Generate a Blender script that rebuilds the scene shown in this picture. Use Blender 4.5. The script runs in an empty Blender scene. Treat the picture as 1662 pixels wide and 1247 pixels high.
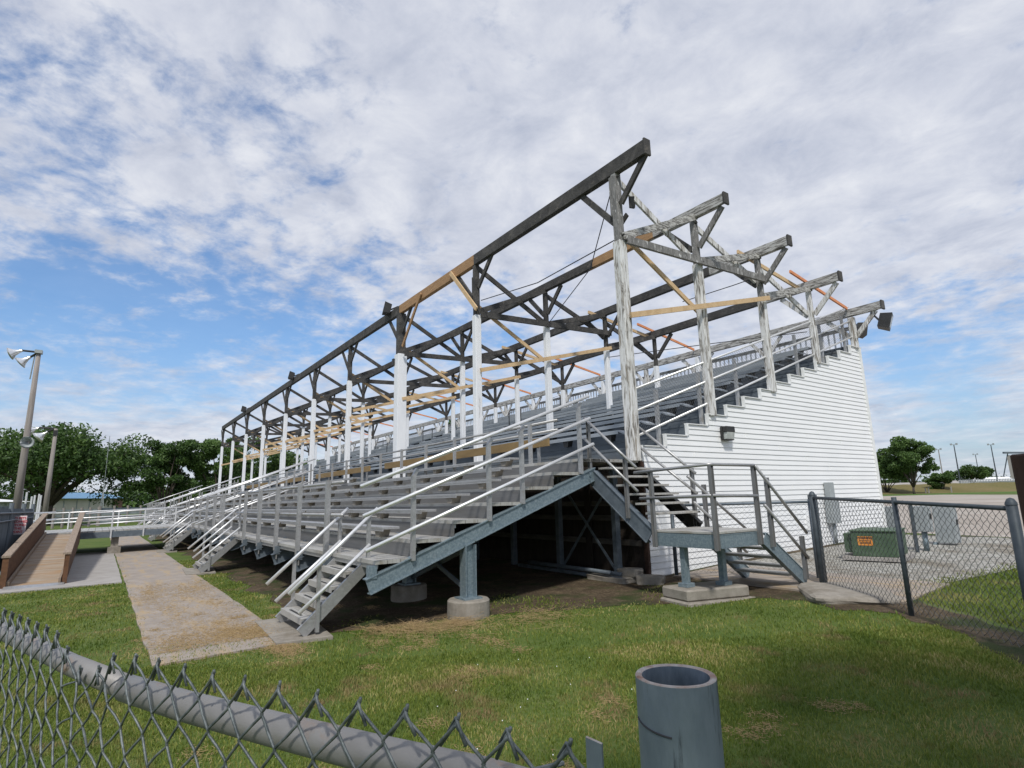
import bpy, math, random
import numpy as np
from mathutils import Vector, Matrix
random.seed(7); np.random.seed(7)
V = Vector
sc = bpy.context.scene
COL = sc.collection
# ------------------------------------------------------------------ camera
CAM = V((6.607, -7.277, -0.814))
RX = V((0.57442365, 0.81819522, -0.02437328)); UX = V((0.17496709, -0.09364111, 0.98011115)); FX = V((-0.79963991, 0.56726354, 0.19694691))
cd = bpy.data.cameras.new('camera'); cam = bpy.data.objects.new('camera', cd); COL.objects.link(cam)
M = Matrix(((RX.x, UX.x, -FX.x, CAM.x), (RX.y, UX.y, -FX.y, CAM.y), (RX.z, UX.z, -FX.z, CAM.z), (0, 0, 0, 1)))
cam.matrix_world = M
cd.sensor_width = 36; cd.lens = 36 * 930 / 1662; cd.clip_end = 4000; cd.clip_start = 0.05
sc.camera = cam
sc.view_settings.view_transform = 'Standard'; sc.view_settings.look = 'None'
sc.view_settings.gamma = 1; sc.view_settings.exposure = 0.2; sc.view_settings.use_curve_mapping = False
# ------------------------------------------------------------------ sky and sun
SUN_EL, SUN_AZ = 52.0, -38.0     # azimuth measured from +X toward +Y
sd = V((math.cos(math.radians(SUN_EL)) * math.cos(math.radians(SUN_AZ)), math.cos(math.radians(SUN_EL)) * math.sin(math.radians(SUN_AZ)), math.sin(math.radians(SUN_EL))))
sl = bpy.data.lights.new('sun', 'SUN'); so = bpy.data.objects.new('sun', sl); COL.objects.link(so)
sl.energy = 2.7; sl.angle = math.radians(5); sl.color = (1.0, .96, .89)
so.rotation_euler = sd.to_track_quat('Z', 'Y').to_euler()
w = bpy.data.worlds.new('World'); sc.world = w; w.use_nodes = True
def N(t, ty, **k):
    n = t.nodes.new(ty)
    for a, b in k.items():
        if a.startswith('i_'):
            n.inputs[int(a[2:]) if a[2:].isdigit() else a[2:].replace('_', ' ')].default_value = b
        else: setattr(n, a, b)
    return n
def ramp(t, stops, interp='LINEAR'):
    n = t.nodes.new('ShaderNodeValToRGB'); cr = n.color_ramp; cr.interpolation = interp
    while len(cr.elements) > 1: cr.elements.remove(cr.elements[-1])
    cr.elements[0].position = stops[0][0]; c = stops[0][1]; cr.elements[0].color = (*c, 1) if len(c) == 3 else c
    for p, c in stops[1:]:
        e = cr.elements.new(p); e.color = (*c, 1)
    return n
def g3(v): return (v, v, v)
def world_sky():
    t = w.node_tree; t.nodes.clear(); L = t.links.new
    out = N(t, 'ShaderNodeOutputWorld'); bg = N(t, 'ShaderNodeBackground'); bg.inputs[1].default_value = 0.1
    sky = N(t, 'ShaderNodeTexSky', sky_type='NISHITA', sun_disc=False)
    sky.sun_elevation = math.radians(SUN_EL); sky.sun_rotation = math.radians(90 - SUN_AZ)
    sky.air_density = 1.15; sky.dust_density = 0.7; sky.ozone_density = 2.0
    tc = N(t, 'ShaderNodeTexCoord')
    sep = N(t, 'ShaderNodeSeparateXYZ'); L(tc.outputs['Generated'], sep.inputs[0])
    zz = N(t, 'ShaderNodeMath', operation='MAXIMUM'); L(sep.outputs[2], zz.inputs[0]); zz.inputs[1].default_value = 0.0
    za = N(t, 'ShaderNodeMath', operation='ADD'); L(zz.outputs[0], za.inputs[0]); za.inputs[1].default_value = 0.16
    dx = N(t, 'ShaderNodeMath', operation='DIVIDE'); L(sep.outputs[0], dx.inputs[0]); L(za.outputs[0], dx.inputs[1])
    dy = N(t, 'ShaderNodeMath', operation='DIVIDE'); L(sep.outputs[1], dy.inputs[0]); L(za.outputs[0], dy.inputs[1])
    cb = N(t, 'ShaderNodeCombineXYZ'); L(dx.outputs[0], cb.inputs[0]); L(dy.outputs[0], cb.inputs[1])
    mp = N(t, 'ShaderNodeMapping'); L(cb.outputs[0], mp.inputs[0]); mp.inputs['Rotation'].default_value = (0, 0, math.radians(-20)); mp.inputs['Scale'].default_value = (1, 1.0, 1)
    def noise(scale, det, rough, dist=0, loc=None, src=mp):
        m = N(t, 'ShaderNodeMapping'); L(src.outputs[0], m.inputs[0])
        if loc: m.inputs['Location'].default_value = loc
        n = N(t, 'ShaderNodeTexNoise'); L(m.outputs[0], n.inputs[0]); n.inputs['Scale'].default_value = scale
        n.inputs['Detail'].default_value = det; n.inputs['Roughness'].default_value = rough; n.inputs['Distortion'].default_value = dist
        return n
    def math2(op, a, b, clamp=False):
        n = N(t, 'ShaderNodeMath', operation=op, use_clamp=clamp)
        for i, s in enumerate((a, b)):
            if isinstance(s, (int, float)): n.inputs[i].default_value = s
            else: L(s, n.inputs[i])
        return n.outputs[0]
    big = noise(0.9, 3, .5, .3).outputs[0]
    mid = noise(4.2, 9, .62, .25, (3, 1, 0)).outputs[0]
    fine = noise(11, 8, .62, .2, (7, 2, 0)).outputs[0]
    lo = N(t, 'ShaderNodeMapRange', interpolation_type='SMOOTHSTEP'); L(sep.outputs[2], lo.inputs[0]); lo.inputs[1].default_value = .02; lo.inputs[2].default_value = .38; lo.inputs[3].default_value = .30; lo.inputs[4].default_value = 1.0
    def cen(x, k): return math2('MULTIPLY', math2('MULTIPLY', math2('SUBTRACT', x, .5), k), lo.outputs[0])
    v = math2('ADD', math2('MULTIPLY', big, .55), .70)
    v = math2('ADD', v, cen(mid, 1.0)); v = math2('ADD', v, cen(fine, .80))
    # broad openings and banks of the cloud layer, as bearings in the sky
    def lobe(px, py, amp, width):
        d = (FX + RX * ((px - 831) / 930) - UX * ((py - 623.5) / 930)).normalized()
        n = N(t, 'ShaderNodeVectorMath', operation='DISTANCE'); L(tc.outputs['Generated'], n.inputs[0]); n.inputs[1].default_value = d
        q = math2('DIVIDE', n.outputs['Value'], width); q = math2('MULTIPLY', q, q); q = math2('MULTIPLY', q, -1.0)
        e = N(t, 'ShaderNodeMath', operation='EXPONENT'); L(q, e.inputs[0])
        return math2('MULTIPLY', e.outputs[0], amp)
    bias = lobe(300, 440, -.13, .24)
    for a in ((40, 440, -.12, .16), (200, 530, -.16, .14), (450, 540, -.22, .14), (330, 360, .07, .07), (500, 420, .07, .07), (600, 500, -.10, .12), (60, 300, .08, .1), (330, 170, -.10, .08), (10, 60, -.06, .15), (540, 110, -.08, .05), (800, 600, -.14, .12), (-80, 480, -.1, .2),
              (1480, 570, -.32, .09), (1660, 560, -.16, .10), (1380, 200, .16, .6), (900, 60, .12, .45), (180, 580, .12, .04), (120, 680, .14, .10), (300, 680, .10, .07), (60, 200, .12, .15), (250, 290, .1, .12), (420, 600, .10, .08), (1560, 500, .10, .05), (1460, 700, .06, .05), (1540, 720, -.22, .10), (1480, 650, .05, .04), (1600, 640, .04, .05), (60, 60, -.12, .10), (150, 200, -.10, .08), (430, 230, -.08, .06), (620, 130, -.06, .05), (1000, 620, -.16, .12)):
        bias = math2('ADD', bias, lobe(*a))
    v = math2('ADD', v, bias)
    mask = N(t, 'ShaderNodeMapRange', interpolation_type='SMOOTHSTEP'); L(v, mask.inputs[0]); mask.inputs[1].default_value = .66; mask.inputs[2].default_value = 1.08
    thick = N(t, 'ShaderNodeMapRange', interpolation_type='SMOOTHSTEP'); L(v, thick.inputs[0]); thick.inputs[1].default_value = .9; thick.inputs[2].default_value = 1.5
    sh = noise(5.0, 9, .62, .3, (1, 9, 0)).outputs[0]
    rc = ramp(t, [(0.30, (4.4, 4.75, 5.7)), (0.5, (5.8, 6.05, 6.8)), (0.68, (7.1, 7.25, 7.7))]); L(sh, rc.inputs[0])
    # low horizon band: even pale haze
    hz = N(t, 'ShaderNodeMapRange', interpolation_type='SMOOTHSTEP'); L(sep.outputs[2], hz.inputs[0]); hz.inputs[1].default_value = .28; hz.inputs[2].default_value = 0.0
    skc = N(t, 'ShaderNodeMixRGB', blend_type='MULTIPLY'); skc.inputs[0].default_value = 1; L(sky.outputs[0], skc.inputs[1]); skc.inputs[2].default_value = (.80, 1.08, 1.34, 1)
    m0 = N(t, 'ShaderNodeMixRGB'); L(math2('MULTIPLY', hz.outputs[0], .55), m0.inputs[0]); L(skc.outputs[0], m0.inputs[1]); m0.inputs[2].default_value = (3.3, 3.7, 5.0, 1)
    m1 = N(t, 'ShaderNodeMixRGB'); L(math2('MULTIPLY_ADD' if False else 'ADD', math2('MULTIPLY', mask.outputs[0], .85), .09), m1.inputs[0]); L(m0.outputs[0], m1.inputs[1]); L(rc.outputs[0], m1.inputs[2])
    L(m1.outputs[0], bg.inputs[0]); L(bg.outputs[0], out.inputs[0])
world_sky()

# ------------------------------------------------------------------ materials
MATS = {}
def mat(name, stops, scale=6, stretch=(1, 1, 1), rough=.6, metal=0, bump=.1, bscale=40, detail=6, second=None, spec=.5, rot=(0, 0, 0), dist=0):
    m = bpy.data.materials.new(name); m.use_nodes = True; t = m.node_tree; L = t.links.new
    b = t.nodes['Principled BSDF']; tc = N(t, 'ShaderNodeTexCoord')
    mp = N(t, 'ShaderNodeMapping'); L(tc.outputs['Object'], mp.inputs[0]); mp.inputs['Scale'].default_value = stretch; mp.inputs['Rotation'].default_value = rot
    n = N(t, 'ShaderNodeTexNoise'); L(mp.outputs[0], n.inputs[0]); n.inputs['Scale'].default_value = scale; n.inputs['Detail'].default_value = detail; n.inputs['Roughness'].default_value = .62; n.inputs['Distortion'].default_value = dist
    r = ramp(t, stops); L(n.outputs[0], r.inputs[0]); col = r.outputs[0]
    if second:   # (scale, stretch, lo, hi, color): streaks, stains, worn places
        s_, st_, lo, hi, c_ = second
        mp2 = N(t, 'ShaderNodeMapping'); L(tc.outputs['Object'], mp2.inputs[0]); mp2.inputs['Scale'].default_value = st_; mp2.inputs['Location'].default_value = (3.1, 7.7, 1.3)
        n2 = N(t, 'ShaderNodeTexNoise'); L(mp2.outputs[0], n2.inputs[0]); n2.inputs['Scale'].default_value = s_; n2.inputs['Detail'].default_value = 8; n2.inputs['Roughness'].default_value = .65
        r2 = N(t, 'ShaderNodeMapRange'); L(n2.outputs[0], r2.inputs[0]); r2.inputs[1].default_value = lo; r2.inputs[2].default_value = hi
        mx = N(t, 'ShaderNodeMixRGB'); L(r2.outputs[0], mx.inputs[0]); L(col, mx.inputs[1]); mx.inputs[2].default_value = (*c_, 1); col = mx.outputs[0]
    L(col, b.inputs['Base Color']); b.inputs['Roughness'].default_value = rough; b.inputs['Metallic'].default_value = metal; b.inputs['Specular IOR Level'].default_value = spec
    if bump:
        n3 = N(t, 'ShaderNodeTexNoise'); L(mp.outputs[0], n3.inputs[0]); n3.inputs['Scale'].default_value = bscale; n3.inputs['Detail'].default_value = 4
        bu = N(t, 'ShaderNodeBump'); bu.inputs['Strength'].default_value = bump; bu.inputs['Distance'].default_value = .02; L(n3.outputs[0], bu.inputs['Height']); L(bu.outputs[0], b.inputs['Normal'])
    MATS[name] = m; return m
alu = mat('aluminium', [(.3, g3(.34)), (.7, (.46, .46, .46))], 5, (1, 6, 6), .42, .55, .04, second=(2.5, (1, 1, 3), .56, .72, (.30, .285, .26)))
alu_rail = mat('bright_aluminium_tube', [(.3, g3(.72)), (.7, g3(.86))], 8, (1, 1, 1), .38, .55, .02)
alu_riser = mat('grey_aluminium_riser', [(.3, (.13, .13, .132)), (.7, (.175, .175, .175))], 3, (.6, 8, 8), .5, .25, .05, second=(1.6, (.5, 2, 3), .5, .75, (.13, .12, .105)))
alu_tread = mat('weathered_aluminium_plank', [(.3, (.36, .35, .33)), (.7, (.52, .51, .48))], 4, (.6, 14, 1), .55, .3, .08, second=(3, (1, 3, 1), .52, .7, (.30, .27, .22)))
galv = mat('galvanised_steel', [(.35, (.15, .20, .235)), (.5, (.20, .26, .295)), (.68, (.28, .34, .37))], 38, (1, 1, 1), .5, .35, .04, second=(2, (1, 1, 1), .6, .75, (.20, .22, .23)))
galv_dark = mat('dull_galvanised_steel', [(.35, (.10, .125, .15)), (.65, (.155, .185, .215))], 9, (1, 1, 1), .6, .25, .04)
postgrey = mat('dull_grey_aluminium_post', [(.3, (.16, .162, .165)), (.7, (.24, .24, .24))], 6, (2, 2, .4), .5, .3, .05, second=(4, (2, 2, .5), .55, .7, (.13, .12, .11)))
bluesteel = mat('blue_grey_steel_deck', [(.3, (.075, .092, .11)), (.7, (.12, .14, .16))], 3, (.6, 5, 5), .6, .15, .05, second=(2, (1, 2, 2), .55, .75, (.13, .125, .115)))
blueseat = mat('blue_grey_seat_plank', [(.3, (.27, .305, .34)), (.7, (.38, .41, .44))], 3, (.5, 5, 5), .5, .25, .05)
wood_dark = mat('weathered_dark_timber', [(.3, (.026, .025, .025)), (.55, (.06, .057, .054)), (.75, (.12, .112, .104))], 4, (1, 1, 1), .85, 0, .3, 30, second=(9, (.6, 1, 1), .6, .75, (.19, .165, .14)), dist=.6)
wood_grey = mat('grey_timber_with_paint_flecks', [(.3, (.10, .098, .095)), (.55, (.21, .205, .20)), (.8, (.36, .35, .34))], 12, (1.5, 1, .35), .85, 0, .35, 30, second=(15, (1.4, 1, .35), .58, .64, (.58, .58, .57)), dist=.8)
wood_peel = mat('peeling_white_painted_timber', [(.36, (.14, .13, .12)), (.43, (.36, .345, .32)), (.48, (.58, .575, .56)), (.62, (.72, .725, .73)), (.8, (.79, .80, .81))], 12, (1.5, 1.5, .26), .8, 0, .4, 12, second=(9, (1.5, 1.5, .16), .56, .64, (.27, .235, .19)), dist=.8)
wood_peel_x = mat('peeling_white_painted_beam', [(.38, (.10, .095, .088)), (.46, (.26, .25, .235)), (.53, (.43, .425, .41)), (.75, (.58, .58, .56))], 14, (.3, .5, 2.2), .8, 0, .35, 12, dist=.8)
wood_white = mat('white_painted_post', [(.3, (.72, .74, .77)), (.7, (.82, .83, .85))], 5, (1, 1, .3), .6, 0, .05, second=(5, (1, 1, .2), .64, .72, (.42, .41, .40)))
wood_new = mat('new_tan_lumber', [(.3, (.50, .34, .18)), (.7, (.66, .48, .28))], 5, (1, 1, 1), .7, 0, .1, dist=1)
wood_newbeam = mat('new_brown_beam', [(.3, (.26, .15, .075)), (.7, (.42, .25, .12))], 4, (1, 5, 5), .75, 0, .1)
wood_orange = mat('orange_stained_lumber', [(.3, (.62, .20, .07)), (.7, (.72, .32, .15))], 5, (1, 1, 1), .6, 0, .05)
wood_brown = mat('brown_painted_board', [(.3, (.19, .125, .05)), (.7, (.26, .175, .075))], 3, (.5, 3, 3), .6, 0, .05)
ramp_side = mat('rusty_brown_ramp_board', [(.3, (.08, .036, .016)), (.7, (.16, .075, .034))], 4, (1, 1, 3), .8, 0, .15, second=(6, (2, 2, 1), .55, .7, (.06, .035, .022)))
ramp_cap = mat('faded_ramp_cap', [(.3, (.20, .15, .11)), (.7, (.33, .26, .20))], 5, (1, 8, 1), .85, 0, .15)
ramp_deck = mat('worn_ramp_plank', [(.3, (.24, .165, .105)), (.5, (.34, .27, .20)), (.7, (.40, .35, .30))], 2.2, (3, .6, 1), .85, 0, .2, second=(1.6, (2, .5, 1), .5, .7, (.36, .22, .11)))
vinyl = mat('white_vinyl_siding', [(.3, (.78, .79, .795)), (.7, (.84, .845, .85))], 2, (1, .5, 1), .45, 0, .02, second=(1.2, (1, .6, 2), .62, .8, (.66, .66, .64)))
trim = mat('white_trim', [(.3, (.70, .71, .70)), (.7, (.80, .81, .81))], 6, (1, 1, 1), .5, 0, .03)
conc = mat('weathered_concrete', [(.3, (.20, .18, .15)), (.7, (.33, .30, .26))], 7, (1, 1, 1), .9, 0, .25, 60, second=(2, (1, 1, 1), .52, .7, (.17, .145, .11)))
walk = mat('pale_concrete_path', [(.3, (.24, .205, .175)), (.7, (.34, .295, .255))], 3, (1, 1, 1), .9, 0, .12, 80, second=(2.2, (.5, 2.2, 1), .50, .66, (.37, .275, .165)))
slabm = mat('concrete_slab', [(.3, (.28, .26, .24)), (.7, (.37, .35, .33))], 4, (1, 1, 1), .9, 0, .12, 80)
black = mat('black_paint', [(.3, g3(.015)), (.7, g3(.03))], 8, rough=.5, bump=0)
glass = mat('frosted_lens', [(.3, (.35, .38, .37)), (.7, (.55, .58, .56))], 12, rough=.25, bump=0)
green_box = mat('green_utility_paint', [(.3, (.045, .08, .045)), (.7, (.075, .125, .07))], 5, rough=.55, bump=.03)
orange = mat('orange_warning_label', [(.3, (.62, .22, .04)), (.7, (.75, .32, .06))], 5, rough=.5, bump=0)
util = mat('grey_utility_enclosure', [(.3, (.27, .30, .31)), (.7, (.38, .41, .42))], 5, rough=.5, metal=.1, bump=.02)
corr = mat('corrugated_grey_steel', [(.3, (.12, .145, .17)), (.7, (.20, .23, .26))], 3, (2, 2, .4), .6, .2, .04)
polew = mat('grey_utility_pole', [(.3, (.17, .15, .135)), (.7, (.32, .29, .27))], 6, (2, 2, .15), .85, 0, .25)
reflect = mat('spun_aluminium_reflector', [(.3, g3(.75)), (.7, g3(.85))], 5, rough=.25, metal=.7, bump=0)
blueroof = mat('blue_metal_roof', [(.3, (.10, .22, .36)), (.7, (.14, .28, .42))], 2, rough=.5, bump=0)
cream = mat('cream_wall', [(.3, (.46, .44, .38)), (.7, (.56, .54, .47))], 1, rough=.8, bump=0)
brick = mat('brown_brick', [(.3, (.16, .09, .07)), (.7, (.24, .15, .12))], 6, rough=.9, bump=0)
whitep = mat('white_paint', [(.3, g3(.78)), (.7, g3(.84))], 3, rough=.5, bump=0)
redp = mat('red_lettering', [(.3, (.55, .03, .05)), (.7, (.62, .05, .07))], 3, rough=.5, bump=0)
signw = mat('pinkish_white_sign', [(.3, (.78, .68, .70)), (.7, (.84, .74, .76))], 3, rough=.5, bump=0)
bark = mat('bark', [(.3, (.045, .035, .028)), (.7, (.10, .08, .06))], 5, (2, 2, .4), .9, 0, .4, 20)
rust = mat('rusted_cut_edge', [(.38, (.42, .40, .38)), (.52, (.36, .31, .28)), (.7, (.24, .13, .09))], 30, rough=.8, bump=.2, bscale=120)
pipeg = mat('blue_grey_painted_pipe', [(.3, (.13, .165, .20)), (.5, (.18, .22, .26)), (.7, (.24, .285, .325))], 14, (1, 1, .35), .5, .25, .12, 60, second=(30, (1, 1, .12), .58, .66, (.035, .045, .06)))
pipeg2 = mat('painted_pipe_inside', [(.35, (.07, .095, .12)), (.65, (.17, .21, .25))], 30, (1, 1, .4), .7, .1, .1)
railg = mat('weathered_fence_rail', [(.3, (.21, .205, .20)), (.7, (.29, .28, .27))], 4, (1, 1, 1), .55, .3, .08, second=(7, (.8, 2, 2), .57, .72, (.30, .20, .14)))
wire = mat('galvanised_wire', [(.35, (.07, .085, .088)), (.65, (.20, .22, .22))], 60, rough=.55, metal=.45, bump=.1, bscale=300)
wire_dark = mat('dark_fence_wire', [(.3, g3(.09)), (.7, g3(.17))], 30, rough=.6, metal=.3, bump=0)
fence_dark = mat('dark_fence_tube', [(.3, (.045, .06, .07)), (.7, (.085, .10, .115))], 9, rough=.55, metal=.3, bump=.03)
brownpost = mat('brown_timber_post', [(.3, (.035, .018, .012)), (.7, (.075, .04, .027))], 6, (2, 2, .2), .85, 0, .3)
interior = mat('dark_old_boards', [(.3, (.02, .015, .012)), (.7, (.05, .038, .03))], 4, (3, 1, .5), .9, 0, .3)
girt = mat('old_grey_girt', [(.3, (.05, .045, .04)), (.7, (.16, .145, .13))], 4, (.5, 2, 2), .9, 0, .2)

def leafmat(name, c0, c1, c2):
    m = bpy.data.materials.new(name); m.use_nodes = True; t = m.node_tree; L = t.links.new
    b = t.nodes['Principled BSDF']; b.inputs['Roughness'].default_value = .6
    ge = N(t, 'ShaderNodeNewGeometry'); n = N(t, 'ShaderNodeTexNoise'); n.inputs['Scale'].default_value = .55; n.inputs['Detail'].default_value = 3; L(ge.outputs['Position'], n.inputs[0])
    ad = N(t, 'ShaderNodeMath', operation='MULTIPLY_ADD'); L(ge.outputs['Random Per Island'], ad.inputs[0]); ad.inputs[1].default_value = .45; L(n.outputs[0], ad.inputs[2])
    r = ramp(t, [(.45, c0), (.72, c1), (1.0, c2)]); L(ad.outputs[0], r.inputs[0]); L(r.outputs[0], b.inputs['Base Color'])
    tr = N(t, 'ShaderNodeBsdfTranslucent'); L(r.outputs[0], tr.inputs[0]); mx = N(t, 'ShaderNodeMixShader'); mx.inputs[0].default_value = .3
    L(b.outputs[0], mx.inputs[1]); L(tr.outputs[0], mx.inputs[2]); L(mx.outputs[0], t.nodes['Material Output'].inputs[0]); return m
leaf = leafmat('dark_green_leaves', (.03, .065, .016), (.06, .12, .026), (.11, .185, .04))
leaf2 = leafmat('fresh_green_leaves', (.045, .09, .02), (.08, .15, .034), (.135, .22, .055))

def blademat():
    m = bpy.data.materials.new('grass_blades'); m.use_nodes = True; t = m.node_tree; L = t.links.new
    b = t.nodes['Principled BSDF']; b.inputs['Roughness'].default_value = .55; b.inputs['Specular IOR Level'].default_value = .3
    ge = N(t, 'ShaderNodeNewGeometry')
    def nz(s, d, loc=(0, 0, 0)):
        mp = N(t, 'ShaderNodeMapping'); L(ge.outputs['Position'], mp.inputs[0]); mp.inputs['Location'].default_value = loc
        n = N(t, 'ShaderNodeTexNoise'); L(mp.outputs[0], n.inputs[0]); n.inputs['Scale'].default_value = s; n.inputs['Detail'].default_value = d; return n.outputs[0]
    a = N(t, 'ShaderNodeMath', operation='MULTIPLY_ADD'); L(ge.outputs['Random Per Island'], a.inputs[0]); a.inputs[1].default_value = .30; L(nz(1.3, 5), a.inputs[2])
    r = ramp(t, [(.34, (.075, .12, .018)), (.55, (.14, .195, .032)), (.75, (.235, .265, .055)), (.88, (.42, .36, .15))]); L(a.outputs[0], r.inputs[0])
    dry = N(t, 'ShaderNodeMapRange'); L(nz(2.3, 6, (5, 3, 0)), dry.inputs[0]); dry.inputs[1].default_value = .56; dry.inputs[2].default_value = .72
    mx = N(t, 'ShaderNodeMixRGB'); L(dry.outputs[0], mx.inputs[0]); L(r.outputs[0], mx.inputs[1]); mx.inputs[2].default_value = (.30, .22, .11, 1)
    L(mx.outputs[0], b.inputs['Base Color'])
    tr = N(t, 'ShaderNodeBsdfTranslucent'); L(mx.outputs[0], tr.inputs[0]); ms = N(t, 'ShaderNodeMixShader'); ms.inputs[0].default_value = .3
    L(b.outputs[0], ms.inputs[1]); L(tr.outputs[0], ms.inputs[2]); L(ms.outputs[0], t.nodes['Material Output'].inputs[0]); return m
blade = blademat()
def groundmat(name, stops, s1, s2, stain=None, bump=.4):
    m = bpy.data.materials.new(name); m.use_nodes = True; t = m.node_tree; L = t.links.new
    b = t.nodes['Principled BSDF']; b.inputs['Roughness'].default_value = .95; b.inputs['Specular IOR Level'].default_value = .15
    ge = N(t, 'ShaderNodeNewGeometry')
    n1 = N(t, 'ShaderNodeTexNoise'); n1.inputs['Scale'].default_value = s1; n1.inputs['Detail'].default_value = 8; n1.inputs['Roughness'].default_value = .7; L(ge.outputs['Position'], n1.inputs[0])
    n2 = N(t, 'ShaderNodeTexNoise'); n2.inputs['Scale'].default_value = s2; n2.inputs['Detail'].default_value = 5; n2.inputs['Roughness'].default_value = .7; L(ge.outputs['Position'], n2.inputs[0])
    a = N(t, 'ShaderNodeMath', operation='ADD'); L(n1.outputs[0], a.inputs[0]); L(n2.outputs[0], a.inputs[1]); h = N(t, 'ShaderNodeMath', operation='MULTIPLY'); L(a.outputs[0], h.inputs[0]); h.inputs[1].default_value = .5
    r = ramp(t, stops); L(h.outputs[0], r.inputs[0]); col = r.outputs[0]
    if stain:
        sc_, lo, hi, c_ = stain
        n3 = N(t, 'ShaderNodeTexNoise'); n3.inputs['Scale'].default_value = sc_; n3.inputs['Detail'].default_value = 7; n3.inputs['Roughness'].default_value = .65; L(ge.outputs['Position'], n3.inputs[0])
        mr = N(t, 'ShaderNodeMapRange'); L(n3.outputs[0], mr.inputs[0]); mr.inputs[1].default_value = lo; mr.inputs[2].default_value = hi
        mx = N(t, 'ShaderNodeMixRGB'); L(mr.outputs[0], mx.inputs[0]); L(col, mx.inputs[1]); mx.inputs[2].default_value = (*c_, 1); col = mx.outputs[0]
    L(col, b.inputs['Base Color'])
    bu = N(t, 'ShaderNodeBump'); bu.inputs['Strength'].default_value = bump; bu.inputs['Distance'].default_value = .03; L(n2.outputs[0], bu.inputs['Height']); L(bu.outputs[0], b.inputs['Normal'])
    return m
m_lawn = groundmat('lawn_soil_and_turf', [(.35, (.05, .085, .018)), (.5, (.085, .125, .028)), (.65, (.15, .155, .06))], .9, 30)
m_dirt = groundmat('bare_brown_dirt', [(.36, (.045, .033, .022)), (.5, (.09, .068, .045)), (.62, (.17, .13, .085))], 3.5, 26, (1.3, .48, .6, (.045, .06, .022)), .9)
m_gravel = groundmat('grey_gravel', [(.35, (.27, .235, .20)), (.5, (.36, .32, .28)), (.66, (.46, .42, .38))], .35, 5, (.09, .56, .7, (.19, .15, .12)), .3)
m_stone = groundmat('white_limestone_chips', [(.40, (.15, .14, .12)), (.5, (.33, .32, .29)), (.60, (.56, .55, .52))], 9, 34, (.9, .5, .68, (.17, .14, .10)), .8)
m_berm = groundmat('rough_dry_grass_bank', [(.35, (.10, .10, .03)), (.5, (.15, .13, .05)), (.66, (.20, .15, .075))], .08, 2)
m_field = groundmat('mown_green_field', [(.35, (.06, .11, .022)), (.5, (.08, .14, .03)), (.66, (.11, .16, .045))], .1, 3)

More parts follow.
